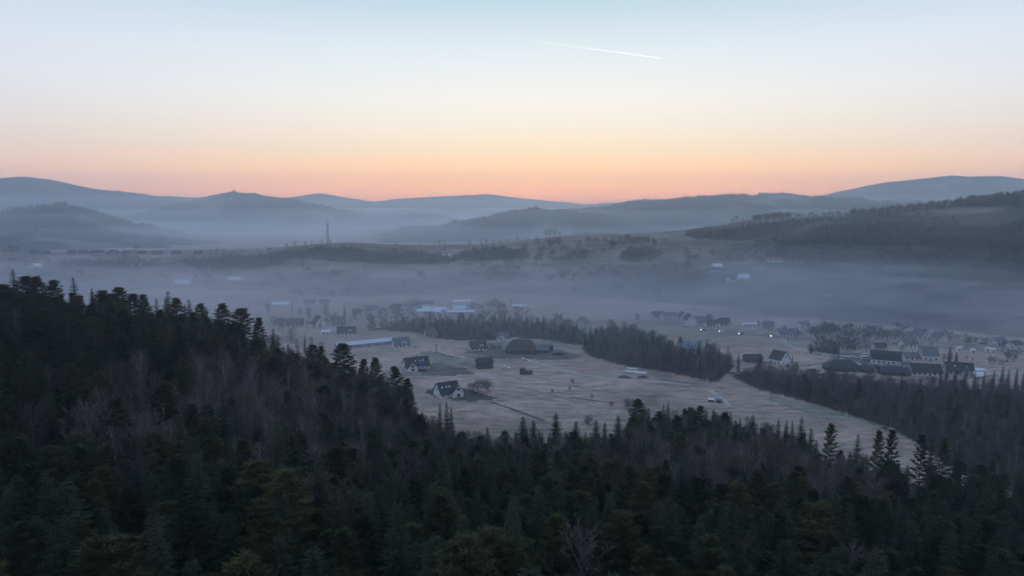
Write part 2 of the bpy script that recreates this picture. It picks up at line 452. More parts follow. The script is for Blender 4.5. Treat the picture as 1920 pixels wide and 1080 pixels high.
HILL_WOODS = [  # outlines of the woods on the long hill
    (poly_world([(1432, 476), (1452, 458), (1500, 440), (1545, 425), (1640, 420), (1760, 424), (1940, 416), (2100, 410), (2100, 520), (1900, 508), (1700, 496), (1560, 492), (1440, 487)], 700), 5.6),
    (poly_world([(1480, 418), (1560, 408), (1640, 403), (1700, 408), (1940, 405), (1940, 414), (1760, 420), (1640, 416), (1540, 424)], 700), 8.5),
    (poly_world([(1782, 386), (1800, 383), (1860, 377), (1930, 371), (2100, 360), (2100, 392), (1920, 392), (1830, 388)], 700), 6.5),
    (poly_world([(1282, 440), (1300, 434), (1345, 430), (1400, 424), (1460, 418), (1540, 412), (1500, 428), (1440, 440), (1400, 452), (1335, 450), (1300, 447)], 700), 6.5),
    (poly_world([(1158, 484), (1170, 470), (1220, 467), (1248, 474), (1232, 484), (1180, 492)], 700), 6.5),
    (poly_world([(842, 484), (880, 474), (915, 470), (990, 474), (985, 484), (930, 488), (880, 490)], 700), 6.5),
    (poly_world([(560, 470), (600, 462), (640, 466), (700, 472), (800, 476), (870, 484), (840, 496), (740, 496), (640, 492), (560, 486), (470, 492), (440, 484)], 700), 6.5),
    (poly_world([(330, 490), (420, 482), (500, 480), (540, 492), (480, 506), (380, 508)], 700), 7.5),
    (poly_world([(1330, 470), (1400, 462), (1440, 470), (1430, 486), (1360, 492), (1335, 486)], 700), 8.0),
    (poly_world([(1430, 430), (1480, 412), (1640, 402), (1940, 396), (2100, 400), (2100, 540), (1900, 530), (1600, 515), (1440, 500), (1400, 480)], 600), 9.0),
    (poly_world([(980, 500), (1060, 492), (1180, 500), (1300, 505), (1290, 510), (1180, 506), (1060, 500)], 700), 12.0),
    (poly_world([(100, 494), (240, 488), (290, 492), (280, 500), (200, 506), (110, 502)], 700), 8.0),
]
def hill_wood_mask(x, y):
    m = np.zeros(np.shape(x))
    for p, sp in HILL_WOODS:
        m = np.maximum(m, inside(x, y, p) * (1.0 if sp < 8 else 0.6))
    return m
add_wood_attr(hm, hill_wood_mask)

# ---------------------------------------------------------------- roads, plots and ditches: draped sheets
def ribbon(name, label, pts, width, mat, lift=0.12, lo=330.0, kind='structure', jitter=0.0):
    P = [on_land(a, b, lo=lo) for a, b in pts]
    P = np.array([(p.x, p.y) for p in P])
    seg = np.hypot(*(P[1:] - P[:-1]).T); s = np.concatenate([[0], np.cumsum(seg)])
    n = max(8, int(s[-1] / 5)); t = np.linspace(0, s[-1], n)
    x = np.interp(t, s, P[:, 0]); y = np.interp(t, s, P[:, 1])
    k = min(7, n // 2 * 2 - 1)
    for _ in range(2):
        x = np.convolve(np.pad(x, k // 2, mode='edge'), np.ones(k) / k, 'valid'); y = np.convolve(np.pad(y, k // 2, mode='edge'), np.ones(k) / k, 'valid')
    dx, dy = np.gradient(x), np.gradient(y); l = np.hypot(dx, dy) + 1e-9
    w = width / 2 * (1 + jitter * fbm(t / 9, t * 0, 77, 3))
    cols = np.linspace(-1, 1, 5)
    X = x[:, None] + (-dy / l * w)[:, None] * cols; Y = y[:, None] + (dx / l * w)[:, None] * cols
    Z = land_h(X, Y) + lift
    o = link(name, grid_mesh(name, X, Y, Z), mat=mat)
    return tag(o, label, kind=kind)
def sheet(name, label, pts, mat, lift=0.06, step=3.0, lo=330.0):
    poly = poly_world(pts, lo)
    x0, y0 = poly.min(0); x1, y1 = poly.max(0)
    xs = np.arange(x0, x1 + step, step); ys = np.arange(y0, y1 + step, step)
    X, Y = np.meshgrid(xs, ys, indexing='ij')
    # outline softened by noise so that the plot has no ruler-drawn edge
    nx = X + fbm(X / 14, Y / 14, 5, 3) * 5; ny = Y + fbm(X / 14, Y / 14, 6, 3) * 5
    keep = inside(nx, ny, poly)
    idx = -np.ones(X.shape, int); vs_ = []; fs = []
    Z = land_h(X, Y) + lift
    for i in range(len(xs) - 1):
        for j in range(len(ys) - 1):
            if keep[i, j]:
                q = []
                for a, b in ((i, j), (i + 1, j), (i + 1, j + 1), (i, j + 1)):
                    if idx[a, b] < 0:
                        idx[a, b] = len(vs_); vs_.append((X[a, b], Y[a, b], Z[a, b]))
                    q.append(idx[a, b])
                fs.append(q)
    o = link(name, mesh_from(name, vs_, fs, smooth=True), mat=mat)
    return tag(o, label, kind='structure')
M['track'] = land('track', [(0.3, (0.27, 0.25, 0.24)), (0.7, (0.42, 0.40, 0.39))], 0.15, fine=0.3)
M['asphalt'] = land('asphalt', [(0.3, (0.10, 0.10, 0.105)), (0.7, (0.16, 0.16, 0.165))], 0.2)
M['soil'] = land('soil', [(0.3, (0.055, 0.048, 0.045)), (0.55, (0.085, 0.075, 0.07)), (0.75, (0.12, 0.105, 0.095))], 0.06, fine=0.4)
M['yard'] = land('yard', [(0.3, (0.08, 0.068, 0.06)), (0.55, (0.13, 0.11, 0.10)), (0.75, (0.19, 0.165, 0.15))], 0.07, fine=0.3)
M['green_field'] = land('green_field', [(0.3, (0.18, 0.165, 0.125)), (0.7, (0.25, 0.215, 0.17))], 0.03, fine=0.12)
m_, nt_, b_ = new_mat('water'); b_.inputs['Base Color'].default_value = (0.03, 0.035, 0.04, 1); b_.inputs['Roughness'].default_value = 0.06; b_.inputs['Specular IOR Level'].default_value = 0.8
M['water'] = m_
sheet('field', 'dark bare plot around the nearest house with white gable', [(788, 738), (812, 730), (850, 726), (890, 738), (925, 751), (885, 757), (840, 753), (800, 744)], M['soil'])
sheet('field', 'dark grassy garden plot beside the house with blue porch', [(778, 696), (800, 684), (822, 680), (856, 690), (885, 703), (840, 706), (790, 706)], M['yard'])
sheet('field', 'brown farmyard around the big barn', [(872, 664), (900, 650), (950, 658), (1040, 660), (1095, 668), (1070, 674), (1010, 675), (940, 672)], M['yard'])
sheet('field', 'grey-green strip field behind the house with long shed', [(770, 668), (800, 660), (850, 668), (905, 676), (960, 678), (880, 676), (850, 684), (810, 678)], M['green_field'])
sheet('field', 'faint green winter crop beside the river wood', [(1440, 745), (1500, 752), (1580, 775), (1640, 795), (1670, 812), (1600, 800), (1520, 778), (1450, 758)], M['green_field'], lo=300)
sheet('field', 'dark yard between the barns of the right-hand village', [(1535, 684), (1570, 662), (1640, 664), (1700, 680), (1760, 690), (1700, 702), (1600, 700)], M['yard'])
TR = [([(770, 650), (800, 654), (830, 662), (860, 670), (892, 674)], 3.2, 'pale gravel lane running from the long shed down towards the brown barn'),
      ([(824, 657), (850, 653), (870, 646), (900, 642), (960, 637), (1010, 640)], 2.6, 'pale track along the edge of the hazy wood behind the farm'),
      ([(968, 668), (990, 677), (1020, 682), (1050, 694), (1086, 704), (1130, 710), (1200, 714), (1260, 719), (1298, 724), (1314, 722)], 3.0, 'pale field track curving across the middle meadow to the tree belt'),
      ([(1318, 726), (1340, 738), (1358, 746), (1370, 752), (1371, 758), (1364, 768)], 2.8, 'shiny track bending down into the forest beside two small shelters'),
      ([(740, 707), (800, 708), (850, 709), (905, 709), (970, 711)], 2.4, 'straight frosted lane between the two nearest houses'),
      ([(1040, 577), (1080, 580), (1120, 585), (1160, 590), (1200, 599)], 5.0, 'pale road climbing into the mist behind the lone gabled house'),
      ([(1462, 633), (1472, 643), (1488, 654), (1520, 660), (1552, 668), (1592, 668), (1640, 672)], 5.0, 'pale side road curving from the main road into the village yard'),
      ([(1500, 696), (1530, 688), (1560, 679), (1592, 670)], 3.5, 'narrow lane between the white house and the dark barn'),
      ([(1795, 704), (1840, 702), (1880, 700), (1940, 698)], 5.0, 'broad pale lane leaving the village at the right edge'),
      ([(1700, 618), (1760, 622), (1830, 626), (1890, 636), (1960, 642)], 5.0, 'pale strip of road at the foot of the misty wood on the right')]
for pts, w, lab in TR: ribbon('path', lab, pts, w, M['track'])
ribbon('road', 'grey main road with car headlights running behind the village', [(1190, 599), (1250, 608), (1320, 619), (1400, 627), (1460, 633), (1560, 640), (1640, 645), (1720, 650), (1800, 653), (1960, 661)], 6.0, M['asphalt'])
for pts, w, lab in [([(905, 750), (930, 757), (960, 768), (1000, 782), (1040, 796)], 2.2, 'dark ditch crossing the meadow in front of the forest edge'),
                    ([(1045, 742), (1075, 746), (1110, 752), (1150, 757), (1180, 760)], 1.6, 'thin dark weedy ditch in the middle meadow'),
                    ([(990, 697), (1040, 698), (1075, 701)], 1.4, 'short dark ditch beside the wooden shelter'),
                    ([(1270, 719), (1310, 718), (1316, 722)], 2.0, 'dark brushy verge where the field track meets the tree belt')]:
    ribbon('ditch', lab, pts, w * .75, M['yard'], lift=0.16, jitter=0.9)
for pts, lab in [([(925, 716), (1000, 733), (1080, 753), (1150, 772)], 'faint worn wheel track across the front meadow'), ([(1000, 706), (1080, 728), (1180, 741), (1290, 746), (1340, 752)], 'faint wheel track leading to the feed shelters'), ([(880, 764), (950, 745), (1040, 735), (1140, 732), (1230, 735)], 'faint mown line across the tan meadow'), ([(1400, 735), (1470, 760), (1560, 792), (1620, 812)], 'faint wheel track along the river meadow'), ([(1240, 622), (1330, 632), (1430, 645), (1500, 668)], 'faint furrow in the field below the main road')]:
    ribbon('path', lab, pts, 1.1, M['green_field'], lift=0.1, jitter=0.9, lo=300)
ribbon('stream', 'bright glint of the stream at the edge of the river wood', [(1648, 799), (1662, 803), (1676, 806), (1690, 812)], 4.5, M['water'], lift=0.3, lo=300, jitter=1.0)
ribbon('stream', 'bright glint of the river showing through the right-hand wood', [(1852, 776), (1875, 778), (1905, 782), (1935, 785)], 7.0, M['water'], lift=0.5, lo=300, jitter=0.9)

# ---------------------------------------------------------------- trees
class TB:
    def __init__(s): s.v = []; s.f = []
    def tri(s, a, b, c):
        n = len(s.v); s.v += [a, b, c]; s.f.append((n, n + 1, n + 2))
    def blade(s, p, d, l, w, up=None):
        """One spray: a slim pointed leaf of needles or a twig."""
        d = d.normalized()
        a = d.cross(up if up is not None else Vector((rnd.uniform(-1, 1), rnd.uniform(-1, 1), rnd.uniform(-1, 1))))
        if a.length < 1e-3: a = Vector((1, 0, 0))
        a = a.normalized() * (w / 2)
        s.tri(p - a, p + a, p + d * l)
    def tube(s, pts, rads, n=5):
        base = len(s.v)
        for i, (p, r) in enumerate(zip(pts, rads)):
            d = (pts[min(i + 1, len(pts) - 1)] - pts[max(i - 1, 0)]).normalized()
            a = d.orthogonal().normalized(); b = d.cross(a)
            for k in range(n):
                t = 2 * math.pi * k / n
                s.v.append(p + (a * math.cos(t) + b * math.sin(t)) * r)
        for i in range(len(pts) - 1):
            for k in range(n):
                k2 = (k + 1) % n
                s.f.append((base + i * n + k, base + i * n + k2, base + (i + 1) * n + k2, base + (i + 1) * n + k))
    def mesh(s, name, mat, smooth=False):
        return mesh_from(name, s.v, s.f, [mat], smooth)
M['spruce'] = foliage('spruce_needles', (0.012, 0.018, 0.011), (0.038, 0.044, 0.023), 0.5)
M['pine'] = foliage('pine_needles', (0.015, 0.020, 0.010), (0.070, 0.064, 0.027), 0.7)
M['twig'] = foliage('bare_twigs', (0.070, 0.050, 0.045), (0.145, 0.105, 0.094), 0.8)
M['bark'] = plain('conifer_bark', (0.085, 0.058, 0.042), 0.95, 0.35, 3)
M['birch_bark'] = plain('birch_bark', (0.26, 0.24, 0.225), 0.9, 0.45, 4)
M['alder_bark'] = plain('alder_bark', (0.10, 0.085, 0.078), 0.95, 0.3, 4)
UPV = Vector((0, 0, 1))

def spruce(seed, H, Rb, whorls, step, wid, low=0.10):
    global rnd
    rnd = random.Random(seed)
    t = TB(); c = TB()
    lean = Vector((rnd.uniform(-.015, .015), rnd.uniform(-.015, .015), 0))
    ax = lambda h: Vector((lean.x * h, lean.y * h, h))
    t.tube([ax(-0.8), ax(H * .3), ax(H * .7), ax(H * .985)], [H * .011, H * .009, H * .005, H * .0015], 6)
    for w in range(whorls):
        f = low + (0.985 - low) * (w + rnd.uniform(-.3, .3)) / whorls
        f = min(max(f, low), 0.985)
        r = Rb * (1 - f) ** 0.70 * rnd.uniform(0.80, 1.12) + 0.14
        if f < low + .12: r *= rnd.uniform(.5, .95)
        nb = max(5, int(9 - 3 * f)); a0 = rnd.uniform(0, 6.3)
        for b in range(nb):
            if rnd.random() < 0.07: continue
            a = a0 + 6.283 * b / nb + rnd.uniform(-.25, .25)
            L = r * rnd.uniform(0.7, 1.15)
            d = Vector((math.cos(a), math.sin(a), 0))
            rise = 0.55 * f - 0.10; sag = 0.34 - 0.1 * f
            p0 = ax(H * f)
            n = max(3, int(L / step))
            side = d.cross(UPV)
            for k in range(n + 1):
                s = (k + 0.6) / (n + 0.6)
                p = p0 + d * (L * s) + UPV * (L * (rise * s - sag * s * s + 0.13 * s ** 4))
                l = (0.34 * L * (1 - s) + 0.22 + 0.06 * L) * rnd.uniform(.75, 1.2)
                for sg in (-1, 1):
                    dd = d * rnd.uniform(.55, .95) + side * sg * rnd.uniform(.5, .9) + UPV * rnd.uniform(-.45, .08)
                    c.blade(p, dd, l, wid * rnd.uniform(.7, 1.3), UPV + side * rnd.uniform(-.5, .5))
                if k % 2 == 0:
                    c.blade(p, d * .35 - UPV + side * rnd.uniform(-.4, .4), l * 0.75, wid * 0.9, side)
            c.blade(p0 + d * L * .85, d + UPV * 0.15, L * .22 + .2, wid, UPV)
    for k in range(7):
        c.blade(ax(H * .965), Vector((rnd.uniform(-.5, .5), rnd.uniform(-.5, .5), 1)), H * .045, wid * .8)
    return t.mesh('spruce_trunk', M['bark']), c.mesh('spruce_crown', M['spruce'])

def pine(seed, H, Rb, base, nbr, puffs, blades, bl, wid, flat=0.0):
    global rnd
    rnd = random.Random(seed)
    t = TB(); c = TB()
    lx, ly = rnd.uniform(-.03, .03), rnd.uniform(-.03, .03)
    ax = lambda h: Vector((lx * h + .25 * math.sin(h * .35 + seed), ly * h, h))
    t.tube([ax(-0.8), ax(H * .25), ax(H * .5), ax(H * .75), ax(H * .95)], [H * .012, H * .010, H * .008, H * .005, H * .002], 6)
    for b in range(nbr):
        g = (b + rnd.uniform(0, .9)) / nbr
        f = base + (0.95 - base) * g
        # egg-shaped outline: widest low in the crown, rounded at the top
        prof = (1 - g) ** 0.80 * (0.55 + 0.45 * min(1, g * 5)) * (1 - flat) + flat * min(1, (1 - g) * 4) * min(1, .35 + g)
        L = Rb * (prof + 0.10) * rnd.uniform(0.72, 1.18)
        a = b * 2.39996 + rnd.uniform(-.4, .4)
        d = Vector((math.cos(a), math.sin(a), 0)); side = d.cross(UPV)
        p0 = ax(H * f); rise = 0.18 + 0.75 * g ** 2
        P = lambda s: p0 + d * (L * s) + UPV * (L * (rise * s * s - .10 * s * (1 - g)))
        t.tube([P(0), P(.5), P(.95)], [H * .0035, H * .0022, H * .001], 4)
        for q in range(puffs):
            s = 0.38 + 0.62 * (q + rnd.random()) / puffs
            o = side * rnd.uniform(-.32, .32) * L * s + UPV * rnd.uniform(-.1, .25)
            ctr = P(s) + o
            R_ = bl * rnd.uniform(.8, 1.25)
            for k in range(blades):
                th = rnd.uniform(0, 6.283); ph = rnd.uniform(-.12, .9)
                dd = Vector((math.cos(th), math.sin(th), ph * 1.15)) + d * .35
                st = ctr + Vector((math.cos(th), math.sin(th), 0.3 * ph)) * R_ * rnd.uniform(0, .75)
                c.blade(st, dd, R_ * rnd.uniform(.40, .75), wid * rnd.uniform(.7, 1.3))
    for k in range(blades):
        th = rnd.uniform(0, 6.283)
        c.blade(ax(H * .93), Vector((math.cos(th) * .7, math.sin(th) * .7, rnd.uniform(.2, 1.2))), bl * 1.2, wid)
    return t.mesh('pine_trunk', M['bark']), c.mesh('pine_crown', M['pine'])

def bare(seed, H, Rb, base, nbr, sub, twigs, wid, bark, round_=0.0):
    """A leafless birch, alder or willow: ascending limbs, a haze of fine twigs."""
    global rnd
    rnd = random.Random(seed)
    t = TB(); c = TB()
    ax = lambda h: Vector((.18 * math.sin(h * .4 + seed), .18 * math.cos(h * .3 + seed), h))
    t.tube([ax(-.8), ax(H * .3), ax(H * .6), ax(H * .85), ax(H * .98)], [H * .010, H * .008, H * .0055, H * .003, H * .001], 6)
    for b in range(nbr):
        g = (b + rnd.uniform(0, .9)) / nbr
        f = base + (.93 - base) * g
        a = b * 2.39996 + rnd.uniform(-.5, .5)
        prof = math.sin(math.pi * min(1, .22 + .78 * g)) ** .6
        L = Rb * (prof * .9 + .18) * rnd.uniform(.75, 1.2)
        el = rnd.uniform(.55, 1.0) if not round_ else rnd.uniform(.1, .9)
        d = Vector((math.cos(a) * math.cos(el), math.sin(a) * math.cos(el), math.sin(el)))
        p0 = ax(H * f)
        P = lambda s: p0 + d * (L * s * 1.25) + UPV * (L * .18 * s * s)
        t.tube([P(0), P(.5), P(1)], [H * .0036, H * .002, H * .0006], 3)
        for q in range(sub):
            s = .22 + .78 * (q + rnd.random()) / sub
            p = P(s)
            d2 = (d * .7 + Vector((rnd.uniform(-1, 1), rnd.uniform(-1, 1), rnd.uniform(-.1, .9)))).normalized()
            l2 = L * .42 * (1.15 - s * .5) * rnd.uniform(.7, 1.2)
            c.blade(p, d2, l2, wid * 1.4)
            for k in range(twigs):
                s3 = rnd.uniform(.2, 1)
                d3 = d2 * .75 + Vector((rnd.uniform(-1, 1), rnd.uniform(-1, 1), rnd.uniform(-.35, .8)))
                c.blade(p + d2 * l2 * s3, d3, l2 * rnd.uniform(.35, .7), wid)
    return t.mesh('bare_trunk', bark), c.mesh('bare_crown', M['twig'])

PROTO = {
    'spruce': [spruce(101, 20, 4.2, 40, 0.22, 0.17), spruce(102, 20, 3.3, 42, 0.22, 0.16, 0.05), spruce(103, 20, 4.9, 36, 0.24, 0.19, 0.14)],
    'pine': [pine(201, 18, 4.4, .26, 52, 5, 46, .78, .11), pine(202, 18, 3.8, .22, 54, 5, 44, .72, .105), pine(203, 18, 4.7, .40, 50, 6, 44, .82, .115, .18), pine(204, 18, 4.0, .18, 56, 5, 44, .70, .105), pine(205, 18, 4.6, .30, 52, 5, 46, .78, .11, .05)],
    'birch': [bare(301, 16, 3.0, .26, 34, 8, 9, .06, M['birch_bark']), bare(302, 16, 3.5, .25, 34, 8, 9, .065, M['alder_bark']), bare(303, 16, 2.8, .22, 34, 8, 9, .06, M['alder_bark']), bare(304, 15, 4.0, .20, 36, 8, 9, .07, M['alder_bark'])],
    'bush': [bare(401, 6, 3.2, .06, 38, 8, 10, .06, M['alder_bark'], 1.0), bare(402, 6, 2.6, .05, 38, 8, 10, .06, M['alder_bark'], 1.0)],
}
LOD = {
    'spruce': [spruce(111, 20, 4.2, 15, 0.8, 0.6), spruce(112, 20, 3.5, 15, 0.8, 0.55)],
    'pine': [pine(211, 17, 3.8, .34, 18, 3, 7, .9, .42), pine(212, 17, 3.5, .3, 18, 3, 7, .9, .42, .3)],
    'birch': [bare(311, 16, 3.5, .16, 20, 4, 5, .30, M['alder_bark']), bare(312, 16, 4.1, .14, 20, 4, 5, .32, M['alder_bark'])],
    'bush': [bare(411, 5, 3.0, .05, 18, 4, 5, .26, M['alder_bark'], 1.0)],
}
PH = {'spruce': 20.0, 'pine': 18.0, 'birch': 16.0, 'bush': 6.0}
NAMES = {'spruce': 'spruce_tree', 'pine': 'pine_tree', 'birch': 'bare_tree', 'bush': 'bush'}
def joined(name, tr, cr):
    """Trunk and crown in one mesh, for the masses of trees nobody could count."""
    bm = bmesh.new(); bm.from_mesh(tr); n0 = len(bm.faces); bm.from_mesh(cr)
    bm.faces.ensure_lookup_table()
    for f in bm.faces[n0:]: f.material_index = 1
    me = bpy.data.meshes.new(name); bm.to_mesh(me); bm.free()
    me.materials.append(tr.materials[0]); me.materials.append(cr.materials[0])
    return me
def plant(kind, var, x, y, h, rz, label, group, lod=False, squash=1.0, z=None):
    src = (LOD if lod else PROTO)[kind]
    tr, cr = src[var % len(src)]
    o = bpy.data.objects.new(NAMES[kind], None); o.empty_display_size = 0.5
    hp = {'bush': 5.0}.get(kind, PH[kind]) if lod else PH[kind]
    s = h / hp
    o.location = (x, y, float(land_h(x, y)) if z is None else z); o.rotation_euler = (0, 0, rz); o.scale = (s * squash, s * squash, s)
    C.objects.link(o)
    for nm, me in (('trunk', tr), ('crown', cr)):
        c = bpy.data.objects.new(nm, me); C.objects.link(c); c.parent = o
    return tag(o, label, 'bush' if kind == 'bush' else 'tree', group)

def scatter(name, label, pts, protos, lodname):
    """pts: rows x, y, z, rotation, scale xy, scale z, prototype index."""
    pts = np.asarray(pts, float)
    me = bpy.data.meshes.new(name)
    me.vertices.add(len(pts)); me.vertices.foreach_set('co', pts[:, :3].ravel())
    for nm, col in (('rot', 3), ('sxy', 4), ('sz', 5)):
        me.attributes.new(nm, 'FLOAT', 'POINT').data.foreach_set('value', pts[:, col].astype(np.float32))
    me.attributes.new('which', 'INT', 'POINT').data.foreach_set('value', pts[:, 6].astype(np.int32))
    o = link(name, me)
    ng = bpy.data.node_groups.new(name + '_scatter', 'GeometryNodeTree')
    ng.interface.new_socket('Geometry', in_out='INPUT', socket_type='NodeSocketGeometry')
    ng.interface.new_socket('Geometry', in_out='OUTPUT', socket_type='NodeSocketGeometry')
    N, Lk = ng.nodes, ng.links
    gi = N.new('NodeGroupInput'); go = N.new('NodeGroupOutput'); jn = N.new('GeometryNodeJoinGeometry')
    def attr(nm, ty):
        n = N.new('GeometryNodeInputNamedAttribute'); n.data_type = ty; n.inputs[0].default_value = nm
        return n.outputs[0]
    rot = N.new('ShaderNodeCombineXYZ'); Lk.new(attr('rot', 'FLOAT'), rot.inputs[2])
    e2r = N.new('FunctionNodeEulerToRotation'); Lk.new(rot.outputs[0], e2r.inputs[0])
    sc = N.new('ShaderNodeCombineXYZ'); a = attr('sxy', 'FLOAT')
    Lk.new(a, sc.inputs[0]); Lk.new(a, sc.inputs[1]); Lk.new(attr('sz', 'FLOAT'), sc.inputs[2])
    wh = attr('which', 'INT')
    for i, po in enumerate(protos):
        cmp_ = N.new('FunctionNodeCompare'); cmp_.data_type = 'INT'; cmp_.operation = 'EQUAL'
        Lk.new(wh, cmp_.inputs[2]); cmp_.inputs[3].default_value = i
        oi = N.new('GeometryNodeObjectInfo'); oi.inputs[0].default_value = po; oi.inputs[1].default_value = True
        ip = N.new('GeometryNodeInstanceOnPoints')
        Lk.new(gi.outputs[0], ip.inputs['Points']); Lk.new(cmp_.outputs[0], ip.inputs['Selection'])
        Lk.new(oi.outputs['Geometry'], ip.inputs['Instance']); Lk.new(e2r.outputs[0], ip.inputs['Rotation']); Lk.new(sc.outputs[0], ip.inputs['Scale'])
        Lk.new(ip.outputs[0], jn.inputs[0])
    Lk.new(jn.outputs[0], go.inputs[0])
    md = o.modifiers.new('scatter', 'NODES'); md.node_group = ng
    return tag(o, label, kind='stuff')
# prototypes for the masses live only as data, they are never part of the scene by themselves
HI, LO = [], []
HI_IX, LO_IX = {}, {}
for k, lst in PROTO.items():
    for i, (tr, cr) in enumerate(lst):
        HI_IX[(k, i)] = len(HI); HI.append(bpy.data.objects.new(NAMES[k] + '_kind', joined(k, tr, cr)))
for k, lst in LOD.items():
    for i, (tr, cr) in enumerate(lst):
        LO_IX[(k, i)] = len(LO); LO.append(bpy.data.objects.new(NAMES[k] + '_kind', joined(k, tr, cr)))

# --- the trees that stand out along the forest's edge, one by one: pixel of the tip, kind, variant, extra distance
EDGE = [
    (24, 503, 'spruce', 0, 'tallest pointed spruce on the forest skyline at the left edge'),
    (46, 516, 'pine', 2, 'ragged pine beside the tallest spruce on the left skyline'),
    (62, 517, 'pine', 0, 'broad pine just right of the tallest spruce on the left skyline'),
    (98, 523, 'pine', 4, 'flat-topped pine on the left skyline between two gaps'),
    (138, 520, 'spruce', 2, 'layered spruce tip rising above pines on the left skyline'),
    (171, 541, 'spruce', 1, 'thin small spruce spike in a dip of the left skyline'),
    (190, 543, 'pine', 2, 'umbrella-topped pine on the left skyline after the thin spike'),
    (223, 537, 'pine', 2, 'large rounded pine standing highest in the middle of the left skyline'),
    (248, 549, 'pine', 2, 'flat umbrella pine right of the large rounded one on the skyline'),
    (270, 550, 'pine', 1, 'slim pine before the gap on the left skyline'),
    (292, 558, 'spruce', 1, 'thin pointed spruce in the gap left of the broad spruce'),
    (313, 545, 'spruce', 2, 'broad dark spruce with pyramid outline on the sloping skyline'),
    (331, 557, 'pine', 0, 'pine close against the broad pyramid spruce on the skyline'),
    (355, 560, 'spruce', 2, 'spruce with a thin leader on the sloping skyline'),
    (375, 568, 'pine', 4, 'small rounded pine after the thin-leader spruce'),
    (412, 568, 'pine', 0, 'large wide pine halfway down the sloping skyline'),
    (450, 577, 'pine', 2, 'uneven-topped pine below the large wide pine on the skyline'),
    (484, 594, 'pine', 1, 'pine with knobbly top above the misty half-timbered house'),
    (513, 615, 'spruce', 2, 'dark spruce at the step of the skyline left of the bare trees'),
    (641, 642, 'pine', 2, 'lone spreading pine on the forest edge before the long pale shed'),
    (681, 672, 'pine', 1, 'narrow pine right of the lone spreading pine'),
    (706, 669, 'pine', 0, 'rounded pine below the left end of the house with blue porch'),
    (741, 686, 'pine', 4, 'dark pine touching the roof of the house with blue porch'),
    (763, 708, 'pine', 3, 'pine at the corner where the forest edge turns down by the nearest house'),
    (824, 757, 'spruce', 1, 'small spruce tip in front of the nearest house, first of three'),
    (838, 752, 'spruce', 1, 'small spruce tip in front of the nearest house, middle of three'),
    (846, 762, 'spruce', 1, 'small thin spruce tip in front of the nearest house, last of three'),
    (982, 780, 'spruce', 2, 'wide spruce at the meadow edge left of the tallest meadow spruce'),
    (1000, 788, 'spruce', 0, 'spruce leaning against the wide one at the meadow edge'),
    (1042, 774, 'spruce', 0, 'tallest spruce at the middle of the meadow edge'),
    (1080, 790, 'spruce', 2, 'spruce left of the round bush on the meadow edge'),
    (1117, 787, 'spruce', 0, 'spruce just right of the round bush on the meadow edge'),
    (1135, 791, 'spruce', 1, 'slim low spruce between two taller ones on the meadow edge'),
    (1160, 779, 'spruce', 0, 'pointed spruce standing alone before the tall dark grove'),
    (1197, 748, 'pine', 2, 'spreading pine at the left corner of the tall dark grove'),
    (1245, 756, 'spruce', 1, 'slim spruce spike left of the pair on top of the dark grove'),
    (1253, 752, 'spruce', 1, 'slim spruce spike on the crest of the dark grove'),
    (1284, 765, 'pine', 1, 'low pine on the crest of the dark grove'),
    (1313, 759, 'pine', 4, 'rounded pine on the crest of the dark grove below the two shelters'),
    (1460, 784, 'spruce', 1, 'spruce at the right shoulder of the dark grove, first of three'),
    (1475, 788, 'spruce', 1, 'spruce at the right shoulder of the dark grove, middle of three'),
    (1487, 789, 'spruce', 1, 'spruce at the right shoulder of the dark grove, last of three'),
    (1504, 782, 'spruce', 0, 'tall spruce against the pale meadow right of the dark grove'),
    (1522, 802, 'spruce', 2, 'shorter spruce close below the tall one right of the grove'),
    (1558, 793, 'pine', 3, 'bushy pine standing alone against the pale meadow'),
    (1610, 812, 'spruce', 2, 'spruce between the lone bushy pine and the pine pair'),
    (1648, 806, 'pine', 3, 'left pine of the pair before the stream glint'),
    (1673, 804, 'pine', 3, 'right pine of the pair before the stream glint'),
    (1731, 812, 'pine', 3, 'dark pine at the tip of the pale meadow'),
    (1748, 826, 'spruce', 2, 'spruce tucked beside the dark pine at the meadow tip'),
    (1772, 819, 'pine', 3, 'open pine with frosted boughs right of the meadow tip'),
    (1797, 830, 'spruce', 2, 'last dark spruce of the right-hand forest edge'),
]
taken = []
for px, py, k, v, lab in EDGE:
    s, az = slope_at(px, py)
    rr = float(np.interp(az, SKY_AZ, SKY_R)) + (4 if px < 800 else 2)
    x, y = rr * math.sin(az), rr * math.cos(az)
    g = float(ground_h(x, y)); h = CAM_Z + rr * s - g
    h = float(np.clip(h, 9, 27))
    plant(k, v, x, y, h, rnd.uniform(0, 6.28), lab, 'conifers along the forest edge', squash={'spruce': 0.86, 'pine': 0.95}[k] * (0.70 if px > 1640 else 0.8 if px > 1540 else 1.35 if 900 < px < 1180 and k == 'spruce' else 1.15 if 'broad' in lab or 'wide' in lab or 'spreading' in lab else 1.0) )
    taken.append((x, y))
taken = np.array(taken)

